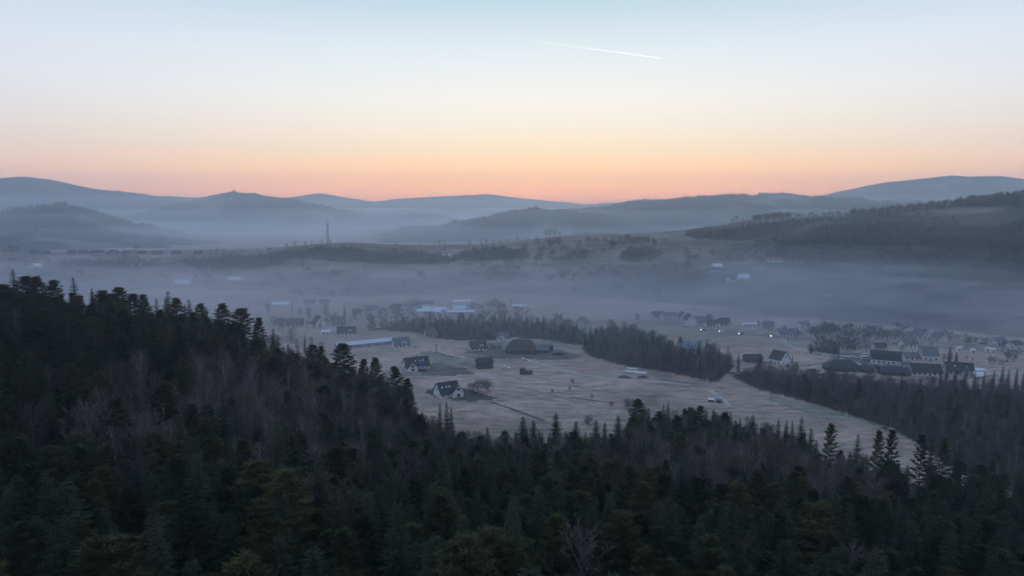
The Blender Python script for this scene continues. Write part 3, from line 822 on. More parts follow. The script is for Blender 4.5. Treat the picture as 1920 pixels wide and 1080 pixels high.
# --- the forest itself: candidates on a jittered grid
sp = 4.9
gx, gy = np.meshgrid(np.arange(-330, 330, sp), np.arange(30, 380, sp), indexing='ij')
gx = (gx + rng.uniform(-.48, .48, gx.shape) * sp).ravel(); gy = (gy + rng.uniform(-.48, .48, gy.shape) * sp).ravel()
r = np.hypot(gx, gy); az = np.arctan2(gx, gy)
ok = (np.abs(az) < R(43)) & (r > 62) & (r < near_edge(az))
gx, gy, r, az = gx[ok], gy[ok], r[ok], az[ok]
d2 = np.min(np.hypot(gx[:, None] - taken[None, :, 0], gy[:, None] - taken[None, :, 1]), 1)
ok = d2 > 2.6
gx, gy, r, az = gx[ok], gy[ok], r[ok], az[ok]
gz = ground_h(gx, gy)
Rr = np.interp(az, SKY_AZ, SKY_R)
ppx, ppy = project(gx, gy, gz + 12)
patch = fbm(gx / 38, gy / 38, 91, 3)
# bare trees fill the hollow on the left slope and the middle right; pines the near slope and the crest
bare_p = np.clip(0.10 + 0.75 * np.exp(-((ppx - 430) / 420) ** 2 - ((ppy - 745) / 85) ** 2)
                 + 0.72 * np.exp(-((ppx - 1420) / 380) ** 2 - ((ppy - 850) / 75) ** 2)
                 + 0.55 * np.exp(-((ppx - 900) / 140) ** 2 - ((ppy - 815) / 30) ** 2)
                 + 0.30 * sstep((ppx - 1500) / 300) * sstep((ppy - 780) / 60) * sstep((960 - ppy) / 60) + patch * 0.5, 0, 0.88)
bare_p = np.where(r < 125, bare_p * 0.25, bare_p)
spr_p = np.clip(0.46 + 0.22 * fbm(gx / 30, gy / 30, 93, 2) + 0.22 * np.exp(-((ppx - 1000) / 350) ** 2 - ((ppy - 830) / 60) ** 2), 0.08, 0.7)
u = rng.random(len(gx)); u2 = rng.random(len(gx))
thin = rng.random(len(gx)) > np.where(r < 190, 0.40 * np.clip((190 - r) / 70, 0, 1), 0)
gx, gy, gz, r, az, Rr, ppx, ppy, u, u2, bare_p, spr_p = [a_[thin] for a_ in (gx, gy, gz, r, az, Rr, ppx, ppy, u, u2, bare_p, spr_p)]
big = 1 + 0.24 * np.clip((200 - r) / 80, 0, 1)
kind = np.where(u < bare_p, 2, np.where(u2 < spr_p, 0, 1))
KN = ['spruce', 'pine', 'birch']
hgt = np.where(kind == 0, rng.normal(16.5, 3.6, len(gx)), np.where(kind == 1, rng.normal(15.8, 2.6, len(gx)), rng.normal(15.0, 1.8, len(gx))))
edge_t = np.clip((Rr + 6 - r) / 40, 0, 1)
hgt = np.clip(hgt, 9, 22) * (0.86 + 0.14 * edge_t) * big
# nothing beside the drawn skyline may overtop it
s_top = (gz + hgt - CAM_Z) / r
sk_y = np.interp(az, SKY_AZ, SKY_PY)
tpx, tpy = project(gx, gy, gz + hgt)
for _ in range(3):
    over = np.clip((sk_y - 13) - tpy, 0, 60)
    hgt = hgt - over * r / F * 1.02
    tpx, tpy = project(gx, gy, gz + hgt)
ok = hgt > 6.5
gx, gy, gz, r, az, kind, hgt, tpx, tpy, ppx, big = [a[ok] for a in (gx, gy, gz, r, az, kind, hgt, tpx, tpy, ppx, big)]
var = rng.integers(0, 5, len(gx)); rot = rng.uniform(0, 6.283, len(gx)); sq = rng.normal(1.0, 0.10, len(gx)) * (0.96 + (big - 1) * 0.35)
inview = (tpx > -40) & (tpx < 1960) & (tpy > 470) & (tpy < 1130)
order = np.argsort(r)
NIND = {0: 270, 1: 285, 2: 270}
single = np.zeros(len(gx), bool)
cnt = {0: 0, 1: 0, 2: 0}
for i in order:
    k = int(kind[i])
    if inview[i] and cnt[k] < NIND[k]:
        single[i] = True; cnt[k] += 1
ZK = ['dark forest spruce', 'green forest pine', 'leafless grey-brown forest tree']
ZG = ['spruces of the near forest', 'pines of the near forest', 'bare trees of the near forest']
TENS = {20: 'twenty', 30: 'thirty', 40: 'forty', 50: 'fifty', 60: 'sixty', 70: 'seventy', 80: 'eighty', 90: 'ninety', 100: 'hundred'}
NUM = {0: 'zero', 5: 'five', 10: 'ten', 15: 'fifteen', **TENS, **{k_ + 5: v_ + '-five' for k_, v_ in TENS.items()}}
cells = {}
for i in np.nonzero(single)[0]:
    cx = int(np.clip(round(tpx[i] / 1920 * 20) * 5, 0, 100)); cyy = int(np.clip(round((1080 - tpy[i]) / 1080 * 20) * 5, 0, 60))
    cells.setdefault((int(kind[i]), cx, cyy), []).append(i)
ORD = ['leftmost', 'second from the left', 'third from the left', 'fourth from the left', 'fifth from the left', 'sixth from the left', 'seventh from the left', 'eighth from the left', 'ninth from the left', 'tenth from the left', 'eleventh from the left', 'twelfth from the left', 'thirteenth from the left', 'fourteenth from the left', 'fifteenth from the left', 'last on the right']
for (k, cx, cyy), ids in cells.items():
    ids.sort(key=lambda i: tpx[i])
    for j, i in enumerate(ids):
        w = '' if len(ids) == 1 else ', ' + (('left', 'right')[j] + ' of two' if len(ids) == 2 else ('left', 'middle', 'right')[j] + ' of three' if len(ids) == 3 else ORD[min(j, 15)])
        look = ('tall ' if hgt[i] > 18.5 * big[i] / 1.05 else 'short ' if hgt[i] < 14.0 else '') + ('broad ' if sq[i] > 1.10 else 'slim ' if sq[i] < .92 else '')
        lab = '%s%s, tip %s percent across, %s up%s' % (look, ZK[k], NUM[cx], NUM[cyy], w)
        plant(KN[k], int(var[i]), float(gx[i]), float(gy[i]), float(hgt[i]), float(rot[i]), lab, ZG[k], squash=float(sq[i]), z=float(gz[i]))
rest = ~single
rows = []
for i in np.nonzero(rest)[0]:
    k = KN[int(kind[i])]; v = int(var[i]) % len(PROTO[k]); s = hgt[i] / PH[k]
    rows.append((gx[i], gy[i], gz[i], rot[i], s * sq[i], s, HI_IX[(k, v)]))
scatter('forest', 'dark mixed forest covering the near slopes up to the skyline', rows, HI, 'near')

# --- woods in the valley and on the long hill
def fill(poly, spacing, mix, hmul=1.0, seed=1, lod=True, keep=1.0, wide=1.08, gaps=-1):
    g = np.random.default_rng(seed)
    x0, y0 = poly.min(0); x1, y1 = poly.max(0)
    X, Y = np.meshgrid(np.arange(x0, x1, spacing), np.arange(y0, y1, spacing), indexing='ij')
    X = (X + g.uniform(-.5, .5, X.shape) * spacing).ravel(); Y = (Y + g.uniform(-.5, .5, Y.shape) * spacing).ravel()
    w = fbm(X / 18, Y / 18, seed + 3, 3) * 16
    ok = inside(X + w * .6, Y + w * .6, poly) & (g.random(X.shape) < keep) & (fbm(X / 90, Y / 28, seed + 40, 3) > gaps)
    X, Y = X[ok], Y[ok]
    Z = land_h(X, Y)
    rim = np.zeros(len(X))
    for ddx, ddy in ((9, 0), (-9, 0), (0, 9), (0, -9)): rim += ~inside(X + ddx, Y + ddy, poly)
    rim = np.minimum(rim, 2) / 2
    ks = ['spruce', 'pine', 'birch', 'bush']
    pn = fbm(X / 30, Y / 30, seed + 9, 2)
    mixa = np.array(mix)[None, :] * np.exp(np.stack([pn * 2, pn * 1.0, -pn * 2, -pn], 1))
    mixa = np.cumsum(mixa / mixa.sum(1, keepdims=True), 1)
    kk = (g.random(len(X))[:, None] > mixa).sum(1).clip(0, 3)
    src, ix = (LOD, LO_IX) if lod else (PROTO, HI_IX)
    kk = np.where((g.random(len(X)) < rim * 0.6) & (np.array(mix)[3] > 0), 3, kk)
    rows = []
    for x, y, z, k, rm in zip(X, Y, Z, kk, rim):
        k = ks[k]; v = int(g.integers(0, len(src[k])))
        h = {'spruce': g.normal(15, 3.6), 'pine': g.normal(14, 2.5), 'birch': g.normal(12.5, 3.0), 'bush': g.normal(5.0, 1.2)}[k] * hmul * (1 - .22 * rm * (k != 'bush'))
        hp = {'bush': 5.0 if lod else 6.0}.get(k, PH[k]); s = max(h, 2) / hp
        rows.append((x, y, z, g.uniform(0, 6.28), s * g.normal(wide, .12), s, ix[(k, v)]))
    return rows
rows = fill(WOODS['river'], 4.3, (0.05, 0.02, 0.74, 0.19), 0.66, 11, lod=False)
scatter('forest', 'bluish river wood of bare trees and spruces along the right meadow', rows, HI, 'river')
rows = fill(WOODS['belt'], 4.2, (0.09, 0.03, 0.67, 0.21), 0.66, 12, lod=False)
scatter('forest', 'dark belt of trees between the middle meadow and the village road', rows, HI, 'belt')
rows = fill(WOODS['hazy'], 6.0, (0.05, 0.02, 0.68, 0.25), 0.66, 13, lod=False)
scatter('forest', 'grey hazy wood of bare trees behind the farm', rows, HI, 'hazy')
rows = fill(WOODS['village'], 4.2, (0.2, 0.1, 0.7, 0.0), 0.55, 14, lod=False)
scatter('forest', 'dark thicket by the side road behind the white house', rows, HI, 'thicket')
HLAB = ['dark wood covering the right-hand hillside above the mist', 'thin wood under the crest of the right-hand hill', 'dark wood on the hilltop at the right edge',
        'wooded hollow left of the dark right-hand hillside', 'small dark copse in the middle of the pale hill', 'dark hedge copse below the crest road',
        'brushwood on the slope under the mast', 'scattered brush on the misty slope left of the mast', 'loose trees around the misty hillside farms',
        'open brushwood between the woods of the right-hand hill', 'thin hedge line across the pale hill', 'misty copse on the slope below the far-left houses']
MIX = [(.2, .1, .5, .2), (.1, .05, .6, .25), (.6, .2, .2, 0), (.2, .1, .7, 0), (.2, .1, .7, 0), (.25, .1, .65, 0), (.2, .1, .5, .2), (.1, .05, .65, .2), (.2, 0, .6, .2), (.15, .05, .5, .3), (.05, 0, .35, .6), (.1, 0, .7, .2)]
for i, (p, spc) in enumerate(HILL_WOODS):
    rows = fill(p, spc, MIX[i], (0.52, 0.42, 0.7, 0.5, 0.7, 0.7, 0.5, 0.5, 0.6, 0.45, 0.6, 0.6)[i], 30 + i, keep=0.92, wide=1.7, gaps={2: -1, 0: -0.10, 9: 0.0}.get(i, -0.15))
    if len(rows): scatter('forest', HLAB[i], rows, LO, 'hill%d' % i)

# treetops along the crests of the nearer ridges, so that their skylines are woods and not drawn lines
def ridge_rows(idx, n, seed, hmin, hmax, tmin=-0.35, tmax=0.04, mix=('birch', 'spruce', 'pine')):
    azs, zc1, az, Dn, height = RIDGES[idx]
    g = np.random.default_rng(seed)
    A = g.uniform(azs[0], azs[-1], n * 2); T = np.where(g.random(n * 2) < 0.5, g.uniform(-0.05, tmax, n * 2), g.uniform(tmin, tmax, n * 2))
    ok = fbm(A * 55, T * 9, seed, 3) > -0.10
    A, T = A[ok][:n], T[ok][:n]
    x, y, z = height(A, T, np.interp(A, azs, zc1), np.interp(A, az, Dn))
    rows = []
    for X, Y, Z in zip(x, y, z):
        k = mix[int(g.integers(0, len(mix)))]; v = int(g.integers(0, len(LOD[k]))); h = g.uniform(hmin, hmax); s_ = h / PH[k]
        rows.append((X, Y, Z - 1.0, g.uniform(0, 6.28), s_ * 1.5, s_, LO_IX[(k, v)]))
    return rows
scatter('forest', 'woods on the dark hill standing out of the mist at the left edge', ridge_rows(4, 1500, 71, 6, 10, -0.5), LO, 'r4')
scatter('forest', 'woods along the long flat crest of the blue ridge on the right', ridge_rows(5, 1600, 72, 5, 9, -0.2), LO, 'r5')
scatter('forest', 'hedges and copses on the smooth blue hill behind the mast', ridge_rows(6, 500, 73, 4, 8, -0.4), LO, 'r6')
scatter('forest', 'treetops on the castle hill', ridge_rows(3, 1000, 74, 5, 9, -0.25), LO, 'r3')
scatter('forest', 'trees of the low spur under the left-edge hill', ridge_rows(10, 500, 75, 6, 10, -0.5), LO, 'r10')

# ---------------------------------------------------------------- houses
M['white'] = plain('white_render', (0.56, 0.55, 0.54), 0.85, 0.08, 0.5)
M['cream'] = plain('cream_render', (0.52, 0.49, 0.46), 0.85, 0.10, 0.5)
M['grey_wall'] = plain('grey_render', (0.30, 0.29, 0.29), 0.85, 0.12, 0.5)
M['wood'] = plain('weathered_boards', (0.075, 0.058, 0.050), 0.9, 0.3, 1.2)
M['stone'] = plain('castle_stone', (0.22, 0.20, 0.18), 0.9, 0.2, 0.4)
M['charcoal'] = plain('charcoal_tiles', (0.030, 0.031, 0.036), 0.7, 0.25, 1.0)
M['brown_roof'] = plain('brown_tiles', (0.060, 0.047, 0.045), 0.75, 0.25, 1.0)
M['red_roof'] = plain('red_brown_tiles', (0.135, 0.070, 0.062), 0.75, 0.25, 1.0)
M['blue_roof'] = plain('blue_grey_metal', (0.13, 0.165, 0.22), 0.55, 0.12, 0.6)
M['grey_roof'] = plain('grey_roofing', (0.11, 0.11, 0.12), 0.75, 0.2, 0.8)
M['pale_roof'] = plain('pale_sheeting', (0.38, 0.395, 0.43), 0.5, 0.08, 0.2)
M['white_roof'] = plain('white_sheeting', (0.52, 0.53, 0.56), 0.5, 0.06, 0.3)
M['lilac_wall'] = plain('lilac_cladding', (0.23, 0.22, 0.29), 0.7, 0.08, 0.3)
M['blue_panel'] = plain('blue_panel', (0.07, 0.11, 0.24), 0.6, 0.1, 0.5)
M['frame'] = plain('window_frame', (0.55, 0.55, 0.55), 0.6, 0.05, 1)
M['steel'] = plain('galvanised_steel', (0.16, 0.17, 0.18), 0.5, 0.15, 2, 0.4, 0.6)
M['dark_metal'] = plain('dark_metal', (0.03, 0.03, 0.033), 0.5, 0.2, 2)
m_, nt_, b_ = new_mat('glass'); b_.inputs['Base Color'].default_value = (0.02, 0.023, 0.028, 1); b_.inputs['Roughness'].default_value = 0.08; b_.inputs['Specular IOR Level'].default_value = 0.6; M['glass'] = m_
m_, nt_, b_ = new_mat('skylight_glass'); b_.inputs['Base Color'].default_value = (0.5, 0.55, 0.62, 1); b_.inputs['Roughness'].default_value = 0.12; b_.inputs['Metallic'].default_value = 0.9; M['skylight'] = m_
def emit(name, col, s):
    m, nt, b = new_mat(name); b.inputs['Emission Color'].default_value = (*col, 1); b.inputs['Emission Strength'].default_value = s
    return m
M['headlight'] = emit('lit_headlight', (1.0, 0.95, 0.85), 9.0)
M['lit_window'] = emit('lit_window', (1.0, 0.85, 0.6), 1.2)

class BB:
    """Collects faces in a thing's own space; build() makes one part of them."""
    def __init__(s): s.v = []; s.f = []
    def add(s, vs, fs):
        n = len(s.v); s.v += [tuple(v) for v in vs]; s.f += [tuple(i + n for i in f) for f in fs]; return s
    def box(s, x0, x1, y0, y1, z0, z1):
        v = [(x, y, z) for z in (z0, z1) for y in (y0, y1) for x in (x0, x1)]
        return s.add(v, [(0, 2, 3, 1), (4, 5, 7, 6), (0, 1, 5, 4), (2, 6, 7, 3), (0, 4, 6, 2), (1, 3, 7, 5)])
    def prism_x(s, prof, x0, x1):
        """Closed (y, z) outline, counter-clockwise seen from +x, carried along x."""
        n = len(prof)
        v = [(x0, y, z) for y, z in prof] + [(x1, y, z) for y, z in prof]
        f = [tuple(range(n))[::-1], tuple(range(n, 2 * n))] + [(i, (i + 1) % n, n + (i + 1) % n, n + i) for i in range(n)]
        return s.add(v, f)
    def prism_y(s, prof, y0, y1):
        n = len(prof)
        v = [(x, y0, z) for x, z in prof] + [(x, y1, z) for x, z in prof]
        f = [tuple(range(n)), tuple(range(n, 2 * n))[::-1]] + [((i + 1) % n, i, n + i, n + (i + 1) % n) for i in range(n)]
        return s.add(v, f)
    def bar(s, a, b, w):
        a = Vector(a); b = Vector(b); d = (b - a)
        if d.length < 1e-6: return s
        d.normalize(); p = d.orthogonal().normalized() * w / 2; q = d.cross(p).normalized() * w / 2
        v = [a + p + q, a - p + q, a - p - q, a + p - q, b + p + q, b - p + q, b - p - q, b + p - q]
        return s.add(v, [(0, 1, 2, 3), (7, 6, 5, 4), (0, 4, 5, 1), (1, 5, 6, 2), (2, 6, 7, 3), (3, 7, 4, 0)])
    def build(s, name, mat, parent=None, bevel=0):
        me = mesh_from(name, s.v, s.f, [mat])
        bm = bmesh.new(); bm.from_mesh(me); bmesh.ops.recalc_face_normals(bm, faces=bm.faces)
        if bevel: bmesh.ops.bevel(bm, geom=bm.edges[:], offset=bevel, segments=2, affect='EDGES')
        bm.to_mesh(me); bm.free()
        return link(name, me, parent)

def roof_profile(W, wh, rh, oh, th, hip=0.0, gambrel=False):
    k = rh / (W / 2)
    if gambrel:
        up = [(-W / 2 - oh, wh - oh * 1.2), (-W * .36, wh + rh * .62), (-W * .20, wh + rh * .88), (0, wh + rh), (W * .20, wh + rh * .88), (W * .36, wh + rh * .62), (W / 2 + oh, wh - oh * 1.2)]
    else:
        up = [(-W / 2 - oh, wh - oh * k), (0, wh + rh), (W / 2 + oh, wh - oh * k)]
    lo = [(y, z) for y, z in up][::-1]
    top = [(y, z + th) for y, z in up]
    return lo + top[::1] if False else [(y, z) for y, z in up] + [(y, z + th) for y, z in up][::-1]
def house(px, py, rot, L, W, wh, rh, wall, roof, label, name='house', cat='house', group=None, oh=0.6, dormers=(), chimney=None, skylights=(), wings=(), win=2, gable_win=1, gambrel=False, hip=0.0, door=True, base=None, detail=True, glass='glass', lo=330.0, lift=0.0, roof_over=0.5):
    p = on_land(px, py, lo=lo) if base is None else base
    root = empty(name, (p.x, p.y, p.z - 0.15 + lift), R(rot))
    tag(root, label, cat, group)
    # walls with gables
    b = BB()
    if gambrel:
        prof = [(-W / 2, -0.6), (W / 2, -0.6), (W / 2, wh), (W * .35, wh + rh * .60), (W * .19, wh + rh * .85), (0, wh + rh * .97), (-W * .19, wh + rh * .85), (-W * .35, wh + rh * .60), (-W / 2, wh)]
    else:
        prof = [(-W / 2, -0.6), (W / 2, -0.6), (W / 2, wh), (0, wh + rh), (-W / 2, wh)]
    if hip > 0:
        prof = [(-W / 2, -0.6), (W / 2, -0.6), (W / 2, wh), (-W / 2, wh)]
    b.prism_x(prof, -L / 2, L / 2); b.build('wall', M[wall], root)
    b = BB()
    if hip > 0:                                      # hipped: four slopes
        k = rh / (W / 2); e = wh - oh * k; a = L / 2 + oh; c = W / 2 + oh; r_ = L / 2 - hip
        for dz in (0, 0.22):
            b.v += [(-a, -c, e + dz), (a, -c, e + dz), (a, c, e + dz), (-a, c, e + dz), (-r_, 0, wh + rh + dz), (r_, 0, wh + rh + dz)]
        for o in (0, 6):
            b.f += [(0 + o, 1 + o, 5 + o, 4 + o), (1 + o, 2 + o, 5 + o), (2 + o, 3 + o, 4 + o, 5 + o), (3 + o, 0 + o, 4 + o)]
        b.f += [(0, 6, 7, 1), (1, 7, 8, 2), (2, 8, 9, 3), (3, 9, 6, 0)]
    else:
        b.prism_x(roof_profile(W, wh + .02, rh, oh, 0.24, 0, gambrel), -L / 2 - roof_over, L / 2 + roof_over)
    rf = b.build('roof', M[roof], root)
    if chimney is not None:
        cx, cyy = chimney
        z = wh + rh * (1 - abs(cyy) / (W / 2))
        BB().box(cx - .4, cx + .4, cyy - .3, cyy + .3, z - .6, z + 1.5).build('chimney', M['grey_wall'], rf)
    for sx in skylights:
        k = rh / (W / 2); y = -W * .24; z = wh + .02 + rh - k * abs(y) + .27
        d = Vector((0, -1, -k)).normalized()
        c0 = Vector((sx, y, z)); u = Vector((.36, 0, 0)); v = d * .5
        BB().add([c0 - u - v, c0 + u - v, c0 + u + v, c0 - u + v], [(0, 1, 2, 3)]).build('skylight', M['skylight'], rf)
    # windows: a dark pane in a pale frame, on the two long sides and the gables
    def window(c, n, w, h):
        c = Vector(c); n = Vector(n); s_ = Vector((-n.y, n.x, 0))
        f = BB(); g = BB()
        for bb, ww, hh, d in ((f, w / 2 + .12, h / 2 + .12, .05), (g, w / 2, h / 2, .075)):
            v = [c - s_ * ww - UPV * hh, c + s_ * ww - UPV * hh, c + s_ * ww + UPV * hh, c - s_ * ww + UPV * hh]
            v = v + [q + n * d for q in v]
            bb.add(v, [(4, 5, 6, 7), (0, 1, 5, 4), (1, 2, 6, 5), (2, 3, 7, 6), (3, 0, 4, 7)])
        g_ = g.build('window', M[glass], root)
        f.build('frame', M['frame'], g_)
    if detail:
        for sd in (-1, 1):
            for k in range(win):
                x = -L / 2 + L * (k + .5) / win
                if door and sd == -1 and k == win // 2: continue
                window((x, sd * W / 2, min(1.6, wh * .55)), (0, sd, 0), min(1.5, L / win * .5), min(1.3, wh * .5))
        if gable_win:
            for sd in (-1, 1):
                window((sd * L / 2, -W * .2, min(1.6, wh * .55)), (sd, 0, 0), 1.2, min(1.3, wh * .5))
                if hip <= 0 and rh > 2.2: window((sd * L / 2, 0, wh + rh * .33), (sd, 0, 0), 1.3, 1.4)
        if door:
            x = -L / 2 + L * (win // 2 + .5) / max(win, 1)
            d = BB().box(x - .6, x + .6, -W / 2 - .07, -W / 2 + .02, 0, min(2.1, wh * .85)).build('door', M['wood'], root)
    for (dx, dw, dh, mat, sd) in dormers:            # gabled dormers standing on the roof slope
        y0 = sd * (W / 2 - .35); k = rh / (W / 2)
        zt = wh + dh
        b = BB()
        prof = [(dx - dw / 2, wh - .1), (dx + dw / 2, wh - .1), (dx + dw / 2, wh + dh * .55), (dx, zt), (dx - dw / 2, wh + dh * .55)]
        yb = 0.0
        b.prism_y(prof, min(y0, yb), max(y0, yb)); dm = b.build('dormer', M[mat], root)
        b = BB(); o = .3; kk = (dh * .45) / (dw / 2)
        pr = [(dx - dw / 2 - o, wh + dh * .55 - o * kk + .02), (dx, zt + .02), (dx + dw / 2 + o, wh + dh * .55 - o * kk + .02), (dx + dw / 2 + o, wh + dh * .55 - o * kk + .2), (dx, zt + .2), (dx - dw / 2 - o, wh + dh * .55 - o * kk + .2)]
        ya = y0 + sd * .35
        b.prism_y(pr, min(ya, yb), max(ya, yb)); b.build('dormer_roof', M[roof], dm)
        g = BB().box(dx - dw * .2, dx + dw * .2, min(y0 + sd * .04, y0 + sd * .1), max(y0 + sd * .04, y0 + sd * .1), wh + .35, wh + dh * .55); g.build('window', M[glass], dm)
    for (wx, ww, wl_, wwh, wrh, mat, sd) in wings:   # cross wings with a gable of their own
        y0 = sd * (W / 2 + wl_)
        b = BB(); b.prism_y([(wx - ww / 2, -.6), (wx + ww / 2, -.6), (wx + ww / 2, wwh), (wx, wwh + wrh), (wx - ww / 2, wwh)], min(y0, 0), max(y0, 0))
        wg = b.build('wing', M[mat], root)
        o = oh; kk = wrh / (ww / 2); ya = y0 + sd * .5
        b = BB(); b.prism_y([(wx - ww / 2 - o, wwh - o * kk), (wx, wwh + wrh), (wx + ww / 2 + o, wwh - o * kk), (wx + ww / 2 + o, wwh - o * kk + .24), (wx, wwh + wrh + .24), (wx - ww / 2 - o, wwh - o * kk + .24)], min(ya, 0), max(ya, 0))
        b.build('wing_roof', M[roof], wg)
        for (zz, w2, h2) in ((1.4, ww * .16, 1.9), (wwh + wrh * .30, ww * .14, 1.7)):
            g = BB().box(wx - w2, wx + w2, min(y0 + sd * .02, y0 + sd * .09), max(y0 + sd * .02, y0 + sd * .09), zz - h2 / 2, zz + h2 / 2)
            g.build('window', M[glass], wg)
    return root

H = house
# the left side of the valley
h1 = H(838, 741, 30, 13, 11, 2.9, 5.6, 'white', 'charcoal', 'nearest house, steep charcoal roof and tall white front gable with dark window', chimney=(-4.6, 1.0), skylights=(-4.5, -1.6, 0.4), wings=[(4.0, 6.6, 2.6, 4.0, 3.6, 'white', -1)], win=4)
h2 = H(780, 690, 24, 17, 10, 2.9, 5.2, 'white', 'charcoal', 'white house with long dark roof and a blue porch at the forest edge', skylights=(-1.0, 2.2, 4.6), wings=[(-5.0, 7.0, 5.0, 2.7, 3.8, 'white', -1)], win=5, chimney=(1.0, .5))
BB().box(-1.2, 3.6, -11.5, -6.2, 2.3, 2.55).build('porch_roof', M['blue_panel'], h2)
for xx in (-.9, 3.3): BB().box(xx - .1, xx + .1, -11.3, -11.1, -.3, 2.3).build('porch_post', M['wood'], h2)
H(752, 651, 22, 13, 10, 3.0, 5.0, 'white', 'grey_roof', 'white house with dark hipped-gable roof and dormer at the end of the long shed', dormers=[(1.8, 4.0, 3.3, 'white', -1)], win=4, chimney=(-1, .6))
H(896, 656, 15, 13, 9, 2.8, 4.6, 'cream', 'brown_roof', 'brown-roofed house with pale dormer beside the farm barn', dormers=[(2.2, 3.2, 3.0, 'white', -1)], win=4, chimney=(-2, .5))
H(978, 660, -4, 24, 15, 3.2, 6.8, 'wood', 'brown_roof', 'huge brown farm barn with wide sagging roof', name='barn', cat='barn', hip=5.0, win=4, detail=True, gable_win=0)
H(1014, 660, -6, 13, 8, 2.6, 3.2, 'wood', 'grey_roof', 'low dark annex built onto the right of the huge barn', name='barn', cat='barn', win=2, gable_win=0)
H(1026, 657, 4, 9, 6, 4.2, 1.2, 'wood', 'grey_roof', 'tall narrow boarded shed behind the barn annex', name='shed', cat='shed', win=1, gable_win=0)
H(1046, 665, 6, 8, 5, 2.3, 1.3, 'wood', 'grey_roof', 'small outermost shed at the right end of the farmyard', name='shed', cat='shed', win=1, gable_win=0)
H(929, 652, 10, 9, 5, 2.2, 1.6, 'grey_wall', 'grey_roof', 'small grey outbuilding between the brown-roofed house and huge barn', name='shed', cat='shed', win=2)
H(908, 690, 14, 11, 7.5, 4.4, 3.0, 'wood', 'charcoal', 'lone dark brown wooden barn on the open meadow', name='barn', cat='barn', win=1, gable_win=0)
H(806, 631, 20, 9, 7.5, 3.6, 4.2, 'white', 'red_roof', 'white house with twin gables before the hazy wood', wings=[(3.4, 4.4, 1.4, 3.4, 3.0, 'white', -1)], win=3)
H(941, 636, 10, 10, 7, 2.6, 3.6, 'white', 'grey_roof', 'unfinished white house with arched gable wall behind the farm', wings=[(-1.4, 4.4, 1.4, 3.0, 3.6, 'white', -1)], win=3, chimney=(4.2, 0))
H(598, 611, -55, 12, 11, 3.2, 6.6, 'white', 'charcoal', 'tall half-timbered house with steep dark roof in the mist', win=3, chimney=(1, .5))
H(636, 610, 18, 12, 9, 3.0, 4.8, 'white', 'grey_roof', 'misty white house with paired dormers right of the half-timbered one', dormers=[(-3, 3, 3, 'white', -1), (3, 3, 3, 'white', -1)], win=4)
H(650, 627, 10, 16, 9, 2.6, 4.4, 'white', 'brown_roof', 'long brown-roofed bungalow with white dormer below the misty houses', dormers=[(3.4, 3.2, 3.0, 'white', -1)], win=5)
H(612, 627, 5, 7, 6, 2.8, 1.3, 'white', 'white_roof', 'small white garage left of the brown-roofed bungalow', name='garage', cat='garage', win=2, gable_win=0)
H(554, 612, 14, 15, 9, 2.8, 4.6, 'cream', 'red_roof', 'red-roofed house sunk in mist left of the half-timbered one', win=4)
H(527, 611, -30, 12, 9, 2.8, 4.6, 'cream', 'red_roof', 'red-roofed house farthest left at the forest skyline', win=3, wings=[(0, 4.4, 1.4, 2.8, 3, 'white', -1)])
# long pale shed
a = on_land(628, 656); b = on_land(742, 645)
L_ = (Vector((b.x - a.x, b.y - a.y, 0))).length
H(0, 0, math.degrees(math.atan2(b.y - a.y, b.x - a.x)), L_, 9, 3.0, 1.9, 'lilac_wall', 'pale_roof', 'very long low shed with pale blue roof', name='shed', cat='shed', base=(a + b) / 2 + Vector((0, 4, 0)), win=7, gable_win=0, oh=.4)
# hazy hamlet in the middle
H(777, 583, -70, 11, 9, 3.0, 4.4, 'white', 'grey_roof', 'small gabled house in the mist left of the white hall', win=3)
H(798, 577, 4, 18, 9, 5.5, 2.4, 'cream', 'red_roof', 'pale blocky building in the mist above the white greenhouses', win=6, gable_win=0)
H(806, 588, -10, 26, 12, 3.0, 1.8, 'white', 'white_roof', 'broad white greenhouse, larger front one in the misty hamlet', name='greenhouse', cat='greenhouse', win=6, gable_win=0)
H(815, 584, -10, 26, 8, 3.4, 1.6, 'white', 'white_roof', 'narrower white greenhouse behind the broad front one', name='greenhouse', cat='greenhouse', win=6, gable_win=0)
H(864, 589, 3, 28, 8, 3.0, 1.0, 'cream', 'white_roof', 'long thin white hall right of the greenhouses', name='hall', cat='hall', win=6, gable_win=0)
H(861, 583, 0, 13, 9, 2.6, 3.0, 'white', 'white_roof', 'white rounded-roof store standing behind the long thin hall', name='hall', cat='hall', gambrel=True, win=2, gable_win=0)
H(866, 573, 0, 20, 10, 5.5, 1.2, 'white', 'white_roof', 'plain white box-shaped hall highest in the misty hamlet', name='hall', cat='hall', win=3, gable_win=0)
H(920, 577, 10, 10, 8, 3, 3.5, 'white', 'grey_roof', 'faint white house in the mist halfway to the lone white cabin', win=2)
H(972, 578, 2, 13, 7, 3, 1.6, 'white', 'white_roof', 'flat white cabin at the right end of the misty hamlet', name='cabin', cat='cabin', win=3, gable_win=0)
H(804, 546, 15, 12, 9, 3, 4.5, 'white', 'grey_roof', 'solitary white house high in the mist above the hamlet', win=3)
H(527, 576, 6, 18, 8, 4, 2.4, 'white', 'white_roof', 'wide pale building lost in mist above the red roofs', win=4)
H(581, 572, 10, 12, 8, 3, 3.5, 'white', 'grey_roof', 'pale house lost in mist above the half-timbered house', win=3)
H(608, 571, -5, 9, 7, 3, 3.5, 'white', 'grey_roof', 'small pale cottage in mist right of its larger neighbour', win=2)
H(748, 582, 5, 14, 8, 2.4, 1.6, 'white', 'white_roof', 'low white shed in the mist at the left end of the hamlet', name='shed', cat='shed', win=3, gable_win=0)
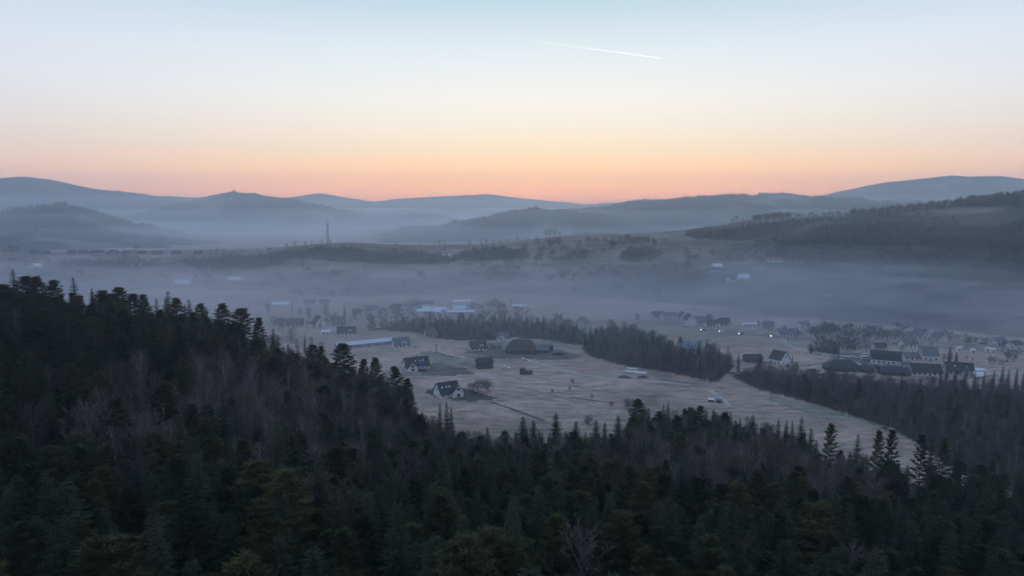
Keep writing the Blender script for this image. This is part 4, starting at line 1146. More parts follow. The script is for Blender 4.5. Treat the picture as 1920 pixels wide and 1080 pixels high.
H(1091, 610, 55, 11, 10, 3.0, 5.0, 'cream', 'grey_roof', 'lone gabled house at the left tip of the tree belt', win=3)
H(1290, 660, 3, 16, 10, 3.4, 5.2, 'white', 'blue_roof', 'white house with blue-grey roof half hidden among trees', win=5)
# the row along the main road
H(1250, 600, 20, 10, 8, 4.5, 3.2, 'cream', 'grey_roof', 'greyish house at the left end of the road row', win=3)
H(1263, 600, -65, 10, 8, 4.5, 3.2, 'white', 'grey_roof', 'second house of the road row, pale gable turned forward', win=3)
H(1280, 601, -85, 10, 8.5, 4.2, 4.6, 'white', 'charcoal', 'white sharp-gabled house at the back of the road row', win=3)
H(1293, 609, -85, 11, 9, 5.6, 4.8, 'white', 'charcoal', 'tallest white sharp-gabled house in the road row', win=3)
H(1309, 607, 5, 11, 8, 3.6, 4.0, 'white', 'grey_roof', 'house with three white wall bays right of the tallest gable', win=3)
H(1321, 607, 3, 12, 8, 3.0, 3.6, 'white', 'brown_roof', 'low long brown-roofed house in the road row', win=5)
H(1331, 604, -80, 8, 7, 3.8, 4.0, 'white', 'red_roof', 'small white gable peeking over the brown roofs of the row', win=2)
H(1336, 614, 3, 13, 8.5, 3.2, 4.2, 'white', 'brown_roof', 'broad white house with front gable near the right end of the row', wings=[(3.2, 4.6, 1.2, 3.2, 3.4, 'white', -1)], win=5)
H(1357, 612, 10, 10, 9, 3.2, 5.0, 'white', 'charcoal', 'last house of the road row with dark roof and white end gable', win=3, wings=[(2.8, 4, 1.2, 3.2, 3, 'white', -1)])
H(1404, 612, 4, 14, 5, 2.6, .8, 'white', 'white_roof', 'flat white roofed shelter beyond the road row', name='shed', cat='shed', win=3, gable_win=0)
# the village on the right
H(1411, 678, 2, 12, 8, 3.4, 2.4, 'wood', 'charcoal', 'plain dark boarded shed left of the white house with porch gable', name='shed', cat='shed', win=2, gable_win=0)
H(1461, 682, -58, 10, 10, 4.6, 5.2, 'white', 'charcoal', 'white house with steep dark roof and pale trim at the village entrance', win=3, chimney=(-2, 2), wings=())
H(1476, 629, 3, 18, 9, 3.0, 3.2, 'cream', 'grey_roof', 'long grey-roofed house at the junction of side road and main road', win=6)
H(1660, 681, -24, 19, 11, 4.0, 5.4, 'white', 'charcoal', 'big white barn with curved dark roof among parked cars', name='barn', cat='barn', gambrel=True, win=6, skylights=(), chimney=None)
H(1580, 694, -6, 24, 13, 2.6, 5.0, 'wood', 'charcoal', 'broad dark barn with sweeping roof in front of the car yard', name='barn', cat='barn', hip=7.0, win=3, gable_win=0)
H(1624, 698, -75, 7, 6.5, 2.4, 2.6, 'wood', 'charcoal', 'tiny gabled shed with pale trim right of the broad dark barn', name='shed', cat='shed', win=1)
H(1675, 702, -8, 18, 8, 2.6, 2.6, 'wood', 'charcoal', 'low dark shed in front of the big white barn', name='shed', cat='shed', win=2, gable_win=0)
H(1733, 702, -10, 19, 10, 3.0, 4.6, 'white', 'charcoal', 'long dark-roofed white house above the row of spruces', win=6, chimney=(-4, .5))
H(1797, 700, -20, 16, 11, 2.8, 5.0, 'grey_wall', 'charcoal', 'dark-roofed house with skylights at the right end of the village', win=4, skylights=(-3, 4), wings=[(3, 6, 2.5, 2.8, 3.4, 'grey_wall', -1)])
H(1613, 655, 8, 12, 9, 3.4, 4.6, 'white', 'grey_roof', 'white house with dark dormered roof behind the thicket', win=4, dormers=[(2.5, 3, 3, 'white', -1), (-2.5, 3, 3, 'white', -1)])
H(1740, 674, -10, 11, 10, 4.4, 5.0, 'white', 'grey_roof', 'pale two-storey house left of the great dark spruce', win=3)
H(1706, 673, -4, 11, 7, 2.6, 2.6, 'white', 'grey_roof', 'low white-walled house beside the pale two-storey one', win=3)
H(1551, 621, 10, 13, 9, 3, 4.6, 'grey_wall', 'grey_roof', 'dim house with bright ridge above the misty hedges', win=3)
H(1672, 633, 4, 18, 9, 3, 3.4, 'cream', 'red_roof', 'long reddish-roofed house behind a line of cars', win=5)
H(1726, 634, -70, 12, 11, 3.4, 5.0, 'white', 'grey_roof', 'house with pale broad gable above the great dark spruce', win=3)
H(1830, 699, 0, 9, 5, 2.4, .6, 'grey_wall', 'white_roof', 'small flat white carport by the right-hand lane', name='carport', cat='carport', win=1, gable_win=0)
H(1832, 706, 0, 6, 5.5, 1.2, 2.0, 'white', 'white_roof', 'white dome-shaped tent by the right-hand lane', name='tent', cat='tent', gambrel=True, win=1, gable_win=0, door=False)
for i, (x, y, lab) in enumerate([(1797, 658, 'small white box shed right of the great dark spruce'), (1851, 659, 'left one of two white box sheds at the far right'), (1860, 661, 'right one of two white box sheds at the far right'), (1823, 662, 'pinkish small shed between the white box sheds')]):
    H(x, y, 5, 3.4, 3.0, 2.9, .5, 'cream' if i == 3 else 'white', 'white_roof', lab, name='shed', cat='shed', win=1, gable_win=0, oh=.2, roof_over=.2)
for i, (x, y, r_, L, W, rf_, wl_, lab) in enumerate([
    (1506, 615, 12, 10, 8, 'grey_roof', 'white', 'small pale house above the long grey-roofed one'), (1530, 630, -60, 9, 8, 'brown_roof', 'white', 'small white-gabled house between the junction and the dim house'),
    (1578, 633, 8, 11, 8, 'grey_roof', 'cream', 'cream cottage right of the dim house with bright ridge'), (1600, 624, -20, 10, 8, 'red_roof', 'cream', 'red-roofed cottage high behind the village'),
    (1638, 622, 15, 11, 8, 'grey_roof', 'white', 'grey-roofed cottage up left of the long reddish house'), (1697, 626, -8, 10, 8, 'brown_roof', 'white', 'brown-roofed cottage between reddish house and broad gable'),
    (1702, 650, 5, 10, 7, 'grey_roof', 'white', 'small house in the gardens behind the big white barn'), (1762, 640, -65, 9, 8, 'grey_roof', 'white', 'white-gabled cottage right of the broad pale gable'),
    (1788, 634, 10, 11, 8, 'red_roof', 'cream', 'red-roofed cottage at the foot of the misty wood'), (1872, 648, -10, 11, 8, 'grey_roof', 'white', 'left cottage of two at the far right by the main road'),
    (1902, 652, 5, 12, 8, 'brown_roof', 'cream', 'right cottage of two at the far right by the main road'), (1585, 655, -12, 9, 7, 'grey_roof', 'cream', 'low cottage between thicket and dormered white house'),
    (1650, 658, 6, 9, 7, 'brown_roof', 'white', 'brown-roofed cottage behind the curved barn roof'), (1382, 606, 4, 10, 8, 'grey_roof', 'white', 'pale cottage just right of the road row'),
    (1440, 617, -15, 11, 8, 'grey_roof', 'cream', 'cream cottage left of the long grey-roofed house'), (1232, 596, 10, 10, 8, 'brown_roof', 'cream', 'brown-roofed cottage before the left end of the road row'),
    (700, 583, 5, 12, 8, 'grey_roof', 'white', 'pale cottage in mist between bare trees and the hamlet'), (670, 590, -20, 10, 8, 'brown_roof', 'cream', 'brown cottage in mist above the lone bare tree'),
    (890, 580, -60, 9, 7, 'grey_roof', 'white', 'small gable in mist right of the long thin hall'), (940, 583, 8, 10, 7, 'red_roof', 'cream', 'reddish cottage in mist before the flat white cabin')]):
    if i in (3, 5, 8, 13): continue
    H(x, y, r_ + rnd.uniform(-25, 25), L * rnd.uniform(.8, 1.25), W * rnd.uniform(.85, 1.15), rnd.uniform(2.4, 4.2), rnd.uniform(2.6, 4.6), wl_, rf_, lab, win=3, group='cottages of the village', chimney=(L * .2, .4), wings=[(L * .2, 4, 1.6, 2.6, 2.6, wl_, -1)] if i % 3 == 0 else ())
def fence(pts, lab, h=1.2):
    P = [on_land(a_, b_) for a_, b_ in pts]
    t = empty('fence', P[0]); tag(t, lab, 'fence')
    prev = None; acc = []
    for a_, b_ in zip(P[:-1], P[1:]):
        n = max(2, int((b_ - a_).length / 3))
        for k in range(n): acc.append(a_.lerp(b_, k / n))
    acc.append(P[-1])
    acc = [Vector((q.x, q.y, float(land_h(q.x, q.y)))) - P[0] for q in acc]
    pm = BB().box(-.09, .09, -.09, .09, -.2, h); po = pm.build('post', M['wood'], t); po.location = acc[0]
    for q in acc[1:]:
        o_ = bpy.data.objects.new('post', po.data); C.objects.link(o_); o_.parent = t; o_.location = q
    for zz in (h * .45, h * .85):
        bb = BB()
        for q0, q1 in zip(acc[:-1], acc[1:]): bb.bar(q0 + Vector((0, 0, zz)), q1 + Vector((0, 0, zz)), .1)
        bb.build('rail', M['wood'], t)
fence([(1476, 688), (1500, 689), (1540, 684)], 'wooden fence right of the white house at the village entrance')
fence([(1800, 712), (1835, 709), (1870, 706)], 'dark fence along the right-hand lane by the dome tent')
fence([(872, 668), (900, 672), (945, 674)], 'wooden fence in front of the brown-roofed farm house')
fence([(800, 660), (818, 663), (850, 673)], 'wooden fence along the lane below the long pale shed')
# farms on the long hill and on the far-left crest
for x, y, r_, L, wl_, rf_, lab in [
    (1066, 511, 0, 9, 'white', 'grey_roof', 'white farmhouse on the pale hill, left of a pair'), (1075, 511, 0, 9, 'white', 'grey_roof', 'white farmhouse on the pale hill, right of a pair'),
    (1340, 510, 5, 18, 'white', 'grey_roof', 'long misty farm with white wall on the hill below the hollow'), (1344, 503, 5, 12, 'white', 'white_roof', 'pale roofed farm above the long misty one'),
    (1452, 491, -4, 20, 'cream', 'red_roof', 'pinkish long farmhouse under the dark hillside wood'), (1372, 528, 10, 10, 'white', 'grey_roof', 'faint small house in the mist under the hillside farms'), (1394, 524, 10, 14, 'white', 'white_roof', 'faint pale roof in the mist right of the small house'),
    (53, 502, 4, 14, 'white', 'grey_roof', 'pale house low on the misty slope at the far left'), (70, 502, 4, 12, 'white', 'white_roof', 'pale flat house beside it on the far-left slope'), (255, 498, 8, 16, 'white', 'grey_roof', 'white house on the misty slope under the far-left crest'),
    (342, 534, 3, 20, 'white', 'white_roof', 'white long roof dissolving in mist left of the valley'), (441, 527, 3, 18, 'white', 'white_roof', 'faint white roof dissolving in mist below the mast slope'),
    (840, 483, 2, 18, 'cream', 'white_roof', 'pale roofed farm in the hedge below the crest'), (1730, 377, 0, 16, 'white', 'white_roof', 'pale roof at the edge of the hilltop wood')]:
    H(x, y, r_, L, 8, 3.2, 3.4, wl_, rf_, lab, win=3, gable_win=0, lo=600)
CREST = [(67, 478, 18, 'first'), (88, 479, 13, 'second'), (136, 478, 15, 'third'), (157, 477, 20, 'fourth'), (183, 477, 22, 'fifth'), (213, 477, 20, 'sixth'), (240, 478, 18, 'seventh'), (268, 478, 16, 'eighth'), (297, 478, 18, 'ninth'), (331, 478, 20, 'tenth'), (372, 478, 16, 'eleventh')]
for i, (x, y, L, nth) in enumerate(CREST):
    H(x, y, rnd.uniform(-12, 12), L, 10, 3.2, 5.2, 'grey_wall', 'charcoal', '%s house from the left along the far-left crest' % nth, group='houses along the far-left crest', win=3, gable_win=0, lo=600, hip=3.0 if i % 2 else 0)

# ---------------------------------------------------------------- small structures on the meadow
p = on_land(985, 702)
t = empty('shelter', p, R(8)); tag(t, 'two-tier wooden hay shelter on the open meadow', 'shelter')
for k, (x0, w, h, mat) in enumerate([(-3.6, 3.0, 3.6, 'wood'), (0.0, 4.6, 2.4, 'wood')]):
    BB().box(x0, x0 + w, -1.6, 1.6, 0, h).build('wall', M['yard'] if 0 else M[mat], t)
    BB().add([(x0 - .5, -2.1, h - .15 + .5 * (k == 0)), (x0 + w + .4, -2.1, h + .1), (x0 + w + .4, 2.1, h + .25), (x0 - .5, 2.1, h + .1 + .5 * (k == 0)), (x0 - .5, -2.1, h + .05 + .5 * (k == 0)), (x0 + w + .4, -2.1, h + .3), (x0 + w + .4, 2.1, h + .45), (x0 - .5, 2.1, h + .3 + .5 * (k == 0))],
             [(0, 1, 2, 3), (4, 7, 6, 5), (0, 4, 5, 1), (1, 5, 6, 2), (2, 6, 7, 3), (3, 7, 4, 0)]).build('roof', M['grey_roof' if k else 'charcoal'], t)
    for xx in (x0 + .2, x0 + w - .2): BB().box(xx - .12, xx + .12, -1.9, -1.66, 0, h).build('post', M['wood'], t)
for i, (x, y, L, lab) in enumerate([(1184, 699, 9, 'long white stack of wrapped boards on the meadow, left of the pair'), (1202, 701, 7.5, 'white stack of wrapped boards on the meadow, right of the pair'), (1184, 692, 7, 'thin white stack of boards lying behind the pair')]):
    p = on_land(x, y); t = empty('board_stack', p, R(-14)); tag(t, lab, 'stack', 'white board stacks on the meadow')
    h = 1.2 if i < 2 else .5
    for k in range(3):
        BB().box(-L / 2 + k * L / 3 + .08, -L / 2 + (k + 1) * L / 3 - .08, -1.5 - .2 * (k % 2), 1.5, .16, h - .15 * (k == 1)).build('bundle', M['white_roof'], t)
    for k in range(4): BB().box(-L / 2 + .3 + k * (L - .9) / 3, -L / 2 + .6 + k * (L - .9) / 3, -1.6, 1.6, 0, .15).build('bearer', M['wood'], t)
for i, (x, y, s, lab) in enumerate([(1170, 708, 1.0, 'dark heap of earth left below the white board stacks'), (1206, 708, .9, 'dark heap of earth right below the white board stacks'), (1060, 671, .9, 'dark rubble heap at the right edge of the farmyard')]):
    p = on_land(x, y)
    n = 22; X, Y = np.meshgrid(np.linspace(-1, 1, n), np.linspace(-1, 1, n), indexing='ij')
    rr = np.hypot(X, Y); Z = np.clip(1 - rr, 0, 1) ** .7 * 1.8 * s + fbm(X * 3 + i, Y * 3, 15 + i, 3) * .5 * np.clip(1 - rr, 0, 1) - .15
    o = link('earth_heap', grid_mesh('earth_heap', X * 5 * s, Y * 2.4 * s, Z), mat=M['soil']); o.location = p; tag(o, lab, 'heap')
for i, (x, y, lab) in enumerate([(1333, 753, 'small dark feed shelter with frosted roof, left of two on the meadow'), (1348, 755, 'small dark feed shelter with frosted roof, right of two on the meadow')]):
    p = on_land(x, y, lo=340); t = empty('feed_shelter', p, R(-20)); tag(t, lab, 'shelter', 'feed shelters on the meadow')
    for sx in (-1, 1):
        for sy in (-1, 1): BB().box(sx * 1.2 - .1, sx * 1.2 + .1, sy * .9 - .1, sy * .9 + .1, 0, 1.5).build('post', M['wood'], t)
    BB().box(-1.35, 1.35, -1.0, 1.0, .25, 1.15).build('rack', M['wood'], t)
    BB().prism_x(roof_profile(2.4, 1.5, .55, .25, .1), -1.7, 1.7).build('roof', M['white_roof' if i == 0 else 'grey_roof'], t)

# ---------------------------------------------------------------- cars
def car_meshes():
    b = BB()
    prof = [(-2.1, .35), (2.1, .35), (2.15, .62), (2.05, .82), (1.15, .95), (-1.95, .98), (-2.15, .75)]
    b.prism_y(prof, -.88, .88)
    cabin = BB(); cp = [(-1.85, .96), (1.05, .94), (.35, 1.46), (-1.35, 1.48)]
    cabin.prism_y(cp, -.74, .74)
    top = BB(); top.prism_y([(-1.42, 1.485), (.40, 1.465), (.30, 1.54), (-1.3, 1.56)], -.72, .72)
    wh = BB(); n = 12
    v = [(math.cos(6.283 * k / n) * .33, y, math.sin(6.283 * k / n) * .33) for y in (-.11, .11) for k in range(n)]
    wh.add(v, [tuple(range(n)), tuple(range(n, 2 * n))[::-1]] + [(k, n + k, n + (k + 1) % n, (k + 1) % n) for k in range(n)])
    lamp = BB().box(1.98, 2.21, -.20, .20, .58, .82)
    res = {}
    for nm, bb, bev in (('body', b, .05), ('cabin', cabin, .04), ('roof', top, .02), ('wheel', wh, 0), ('headlight', lamp, 0)):
        o = bb.build(nm, M['dark_metal'], None, bev); res[nm] = o.data; bpy.data.objects.remove(o)
    return res
CARM = car_meshes()
PAINT = {k: plain('paint_' + k, c, 0.3, 0.03, 0.5, 0.5) for k, c in (('white', (.72, .73, .75)), ('silver', (.42, .43, .46)), ('dark', (.03, .032, .04)), ('red', (.32, .06, .05)), ('blue', (.05, .08, .17)))}
CARDATA = {}
def car(px, py, rot, paint, label, lit=False, lo=330.0, s=1.0, tall=1.0):
    p = on_land(px, py, lo=lo)
    t = empty('car', (p.x, p.y, p.z + .06), R(rot), s); t.scale = (s, s, s * tall); tag(t, label, 'car', 'cars in the valley')
    def part(nm, key, mat, loc=(0, 0, 0)):
        if (key, mat.name) not in CARDATA:
            d = CARM[key].copy(); d.materials.clear(); d.materials.append(mat); CARDATA[(key, mat.name)] = d
        o = bpy.data.objects.new(nm, CARDATA[(key, mat.name)]); C.objects.link(o); o.parent = t; o.location = loc; return o
    part('body', 'body', PAINT[paint]); part('cabin', 'cabin', M['glass']); part('roof', 'roof', PAINT[paint])
    for x in (-1.3, 1.35):
        for y in (-.82, .82): part('wheel', 'wheel', M['dark_metal'], (x, y, .33))
    for y in (-.71, .71): part('headlight', 'headlight', M['headlight'] if lit else M['frame'], (0.06, y, 0))
    return t
car(949, 692, -15, 'white', 'white car parked on the meadow between barn and hay shelter', s=1.15)
car(985, 677, -12, 'silver', 'silver car on the field track below the huge barn')
car(780, 651, -10, 'silver', 'silver car beside the house at the end of the long shed')
for x, y, rt, pt, lab, lit in [
    (1319, 620, 171, 'dark', 'car with lit headlights on the main road, first from the left', True), (1353, 623, 171, 'white', 'white car on the main road between two lit ones', True), (1390, 627, 172, 'dark', 'car with lit headlights on the main road, third from the left', True),
    (1423, 628, -9, 'white', 'white van on the main road right of the lit cars', False), (1450, 632, 172, 'silver', 'car with lit headlights at the road junction', True),
    (1282, 611, 0, 'white', 'white van parked before the tallest gable of the road row', False),
    (1532, 663, -10, 'white', 'white car at the left end of the car yard by the thicket', False), (1548, 668, -8, 'white', 'bright white car by the lane bend in the village', False), (1538, 674, 70, 'silver', 'silver car parked upright by the lane bend', False),
    (1598, 671, 0, 'white', 'white car behind the broad dark barn roof, left', False), (1622, 670, 3, 'white', 'longer white van in the car yard', False), (1622, 675, 0, 'silver', 'silver car in front of the white van in the yard', False),
    (1600, 681, 5, 'silver', 'silver car close behind the broad dark barn', False), (1611, 685, -30, 'white', 'white car turned sideways near the broad dark barn', False), (1636, 683, 10, 'white', 'white car left before the big white barn', False), (1650, 686, -8, 'silver', 'silver car before the doors of the big white barn', False),
    (1642, 689, 30, 'dark', 'dark car in the yard before the big white barn', False), (1683, 686, 0, 'white', 'white car at the right gable of the big white barn', False), (1694, 681, 8, 'silver', 'silver car on the grass right of the big white barn', False), (1700, 690, 0, 'white', 'white car between the low dark shed and the long house', False),
    (1563, 702, 0, 'silver', 'silver car on the grass below the broad dark barn', False), (1517, 633, 0, 'white', 'white car near the main road before the dim house', False),
    (1645, 642, 0, 'white', 'white car at the left of the line behind the village', False), (1665, 641, 5, 'white', 'white car in the middle of the line behind the village', False), (1678, 644, 0, 'silver', 'silver car at the right of the line behind the village', False),
    (1735, 644, -20, 'white', 'white car above the pale two-storey house', False), (1815, 645, 10, 'white', 'upper white car right of the great dark spruce', False), (1823, 648, 10, 'silver', 'lower silver car right of the great dark spruce', False), (1841, 645, 0, 'red', 'red car at the far right behind the village', False)]:
    car(x, y, rt, pt, lab, lit, s=1.2 if 'van' in lab else 1.0, tall=1.35 if 'van' in lab else 1.0)

# ---------------------------------------------------------------- mast, poles, castle
p = on_land(615, 458, lo=600); top = CAM_Z + math.hypot(p.x, p.y) * slope_at(615, 419)[0]
t = empty('radio_mast', p, .3); tag(t, 'tall lattice radio mast on the left shoulder of the long hill', 'mast')
Hm = top - p.z; wb_, wt_ = 2.0, 0.9
cor = [(-1, -1), (1, -1), (1, 1), (-1, 1)]
wat = lambda z: wb_ + (wt_ - wb_) * z / Hm
for cx, cyy in cor: BB().bar((cx * wb_, cyy * wb_, -.5), (cx * wt_, cyy * wt_, Hm), .48).build('leg', M['steel'], t)
nb = 9
for k in range(nb):
    z0, z1 = Hm * k / nb, Hm * (k + 1) / nb; w0, w1 = wat(z0), wat(z1)
    bb = BB()
    for i in range(4):
        (ax_, ay_), (bx_, by_) = cor[i], cor[(i + 1) % 4]
        bb.bar((ax_ * w0, ay_ * w0, z0), (bx_ * w1, by_ * w1, z1), .22); bb.bar((bx_ * w0, by_ * w0, z0), (ax_ * w1, ay_ * w1, z1), .22); bb.bar((ax_ * w1, ay_ * w1, z1), (bx_ * w1, by_ * w1, z1), .22)
    bb.build('brace', M['steel'], t)
BB().box(-2.2, 2.2, -2.2, 2.2, Hm * .93, Hm * .94).build('platform', M['steel'], t)
for k in range(6):
    a_ = 6.283 * k / 6
    BB().box(-.3, .3, -.25, .25, -1.4, 1.4).build('antenna', M['steel'], t).location = (math.cos(a_) * 2.4, math.sin(a_) * 2.4, Hm * .96)
for z in (.55, .72):
    BB().bar((wt_ + .3, -1.2, Hm * z), (wt_ + .8, -2.0, Hm * z), 1.6).build('dish', M['frame'], t)
BB().bar((0, 0, Hm), (0, 0, Hm + 4), .2).build('spike', M['steel'], t)

def pole(px, py, h, lab, lo=330):
    p = on_land(px, py, lo=lo); t = empty('utility_pole', p, rnd.uniform(-.4, .4)); tag(t, lab, 'pole', 'utility poles')
    for sx in (-1, 1): BB().bar((sx * h * .12, 0, -.3), (sx * .15, 0, h), .28).build('leg', M['wood'], t)
    BB().bar((-1.2, 0, h - .4), (1.2, 0, h - .4), .2).build('crossarm', M['wood'], t)
    for sx in (-1, 0, 1): BB().box(sx - .07, sx + .07, -.07, .07, h - .3, h + .1).build('insulator', M['frame'], t)
pole(1238, 644, 8.5, 'A-shaped wooden power pole above the dark tree belt')
pole(818, 662, 7, 'wooden pole at the lane fork by the house with long shed')
pole(1562, 664, 7, 'wooden pole beside the village lane bend')
pole(1478, 646, 6, 'wooden pole along the side road below the junction')

az_c = slope_at(438, 358)[1]; zc_ = CAM_Z + 4700 * slope_at(438, 362)[0]
t = empty('castle_ruin', (4690 * math.sin(az_c), 4690 * math.cos(az_c), zc_ - 1), .2, 0.95); tag(t, 'ruined castle tower on top of the blue wooded hill', 'castle')
nn = 14
v = [(math.cos(6.283 * k / nn) * r_, math.sin(6.283 * k / nn) * r_, z) for z, r_ in ((0, 6.5), (22, 6.0)) for k in range(nn)]
BB().add(v, [tuple(range(nn))[::-1], tuple(range(nn, 2 * nn))] + [(k, (k + 1) % nn, nn + (k + 1) % nn, nn + k) for k in range(nn)]).build('tower', M['stone'], t)
for x0, x1, h in ((-26, -8, 9), (8, 15, 17), (15, 30, 8)): BB().box(x0, x1, -3, 3, 0, h).build('ruined_wall', M['stone'], t)
for k in range(6): BB().box(math.cos(k * 1.047) * 5 - 1, math.cos(k * 1.047) * 5 + 1, math.sin(k * 1.047) * 5 - 1, math.sin(k * 1.047) * 5 + 1, 22, 24.5).build('merlon', M['stone'], t)

# ---------------------------------------------------------------- single trees and bushes in the valley and on the hill
def tree_at(px, py, k, v, h, lab, grp=None, lo=330.0, sq=1.0, lod=False):
    p = on_land(px, py, lo=lo)
    return plant(k, v, p.x, p.y, h, rnd.uniform(0, 6.28), lab, grp, lod=lod, squash=sq, z=p.z - .1)
tree_at(1103, 802, 'bush', 0, 5.5, 'round bush standing alone on the meadow among the spruces', lo=318, sq=.85)
tree_at(1180, 768, 'bush', 1, 5.5, 'grey rounded thicket left behind the dark grove', lo=330, sq=1.4)
for x, y, h, s, lab in [(903, 738, 7.5, 1.25, 'large dark bush right of the nearest house'), (886, 736, 5.5, 1.2, 'lower dark bush between the nearest house and the large one'), (915, 735, 6, 1.0, 'rightmost bush of the clump by the nearest house')]:
    tree_at(x, y, 'bush', 0, h, lab, sq=s)
for x, y, h, lab in [(1073, 720, 3.0, 'small bush on the meadow right of the hay shelter'), (1036, 738, 2.6, 'small bush on the tan meadow, leftmost of several'), (1068, 733, 2.4, 'small bush on the tan meadow, middle of several'), (1147, 764, 3.2, 'low bush on the tan meadow left of the thicket'), (1110, 748, 2.6, 'small bush beside the thin weedy ditch')]:
    tree_at(x, y, 'bush', 1, h, lab, 'small bushes on the meadow')
for x, y, k, v, h, lab in [
    (547, 655, 'birch', 1, 17, 'bare tree behind the skyline below the red roofs, left'), (572, 664, 'spruce', 1, 15, 'small grey spruce behind the forest skyline below the bungalow'), (585, 660, 'birch', 2, 13, 'bare tree right of the small grey spruce'), (604, 668, 'birch', 3, 12, 'bare tree behind the skyline left of the lone pine'), (556, 662, 'birch', 0, 12, 'thin bare tree next to the small grey spruce'),
    (699, 624, 'birch', 3, 13, 'lone bare tree on the pale meadow above the long shed'),
    (579, 604, 'birch', 3, 15, 'misty tree left of the half-timbered house'), (612, 598, 'birch', 1, 15, 'misty tree right of the half-timbered house'), (646, 600, 'spruce', 1, 15, 'misty conifer above the house with paired dormers'), (503, 592, 'birch', 3, 13, 'misty tree at the skyline left of the red roofs'), (563, 598, 'birch', 2, 12, 'misty tree behind the red-roofed houses'), (665, 606, 'birch', 3, 12, 'misty tree right of the house with paired dormers'), (548, 583, 'spruce', 1, 9, 'tiny dark conifer floating in the mist above the red roofs'),
    (835, 634, 'bush', 0, 7, 'dark rounded bush right of the twin-gabled house'), (848, 636, 'bush', 1, 6.5, 'second rounded bush right of the twin-gabled house'), (824, 635, 'bush', 0, 5, 'small bush close to the twin-gabled house'),
    (1275, 660, 'pine', 4, 12, 'pine left of the blue-roofed house'), (1312, 664, 'birch', 3, 12, 'bare tree right of the blue-roofed house'), (1326, 668, 'birch', 1, 14, 'tall bare tree between blue-roofed house and boarded shed'), (1340, 672, 'birch', 3, 13, 'greenish bare tree in the middle of the belt end'), (1364, 672, 'birch', 0, 10, 'dark rounded tree left of the boarded shed'),
    (1366, 700, 'spruce', 1, 13, 'left spruce of two at the lane into the river wood'), (1384, 698, 'spruce', 1, 14, 'right spruce of two at the lane into the river wood'),
    (1320, 722, 'birch', 3, 9, 'bare tree at the end of the field track, left'), (1332, 726, 'birch', 2, 9, 'bare tree at the end of the field track, right'),
    (1485, 683, 'spruce', 1, 7, 'small spruce right of the white village house'), (1562, 668, 'birch', 1, 11, 'bare tree beside the lane bend pole'),
    (1780, 684, 'spruce', 2, 14, 'great dark spruce in the right of the village'), (1792, 684, 'spruce', 2, 10, 'shorter spruce leaning on the great dark one'), (1769, 684, 'birch', 3, 9, 'bushy tree left of the great dark spruce'),
    (1732, 636, 'spruce', 2, 10, 'dark tree before the pale broad gable'), (1691, 666, 'birch', 3, 9, 'bare tree left of the low white-walled house'), (1620, 652, 'birch', 1, 9, 'bare tree before the dormered white house'),
    (1470, 626, 'birch', 3, 8, 'tree left of the long grey-roofed house'), (1520, 634, 'birch', 1, 9, 'tree before the misty hedges by the main road'), (1565, 630, 'birch', 3, 8, 'bushy tree right of the dim house'),
    (1195, 606, 'birch', 3, 10, 'misty tree where the climbing road meets the main road'), (1422, 618, 'birch', 3, 9, 'misty tree above the white van'), (1225, 602, 'birch', 1, 9, 'misty tree left of the road row'), (1700, 712, 'birch', 0, 11, 'pale bare trunk pair before the long dark-roofed house')]:
    tree_at(x, y, k, v, h, lab, 'single trees in the valley')
for i, (x, y, h) in enumerate([(1763, 722, 13), (1773, 720, 15), (1790, 724, 12), (1808, 726, 14), (1826, 728, 13), (1843, 727, 12), (1861, 730, 14), (1877, 728, 17), (1889, 730, 15), (1903, 731, 16), (1916, 732, 14)]):
    tree_at(x, y + 6, 'spruce', 1, h, '%s spruce from the left in the row below the right-hand village' % ['first', 'second', 'third', 'fourth', 'fifth', 'sixth', 'seventh', 'eighth', 'ninth', 'tenth', 'last'][i], 'spruce row of the river wood', sq=.95)
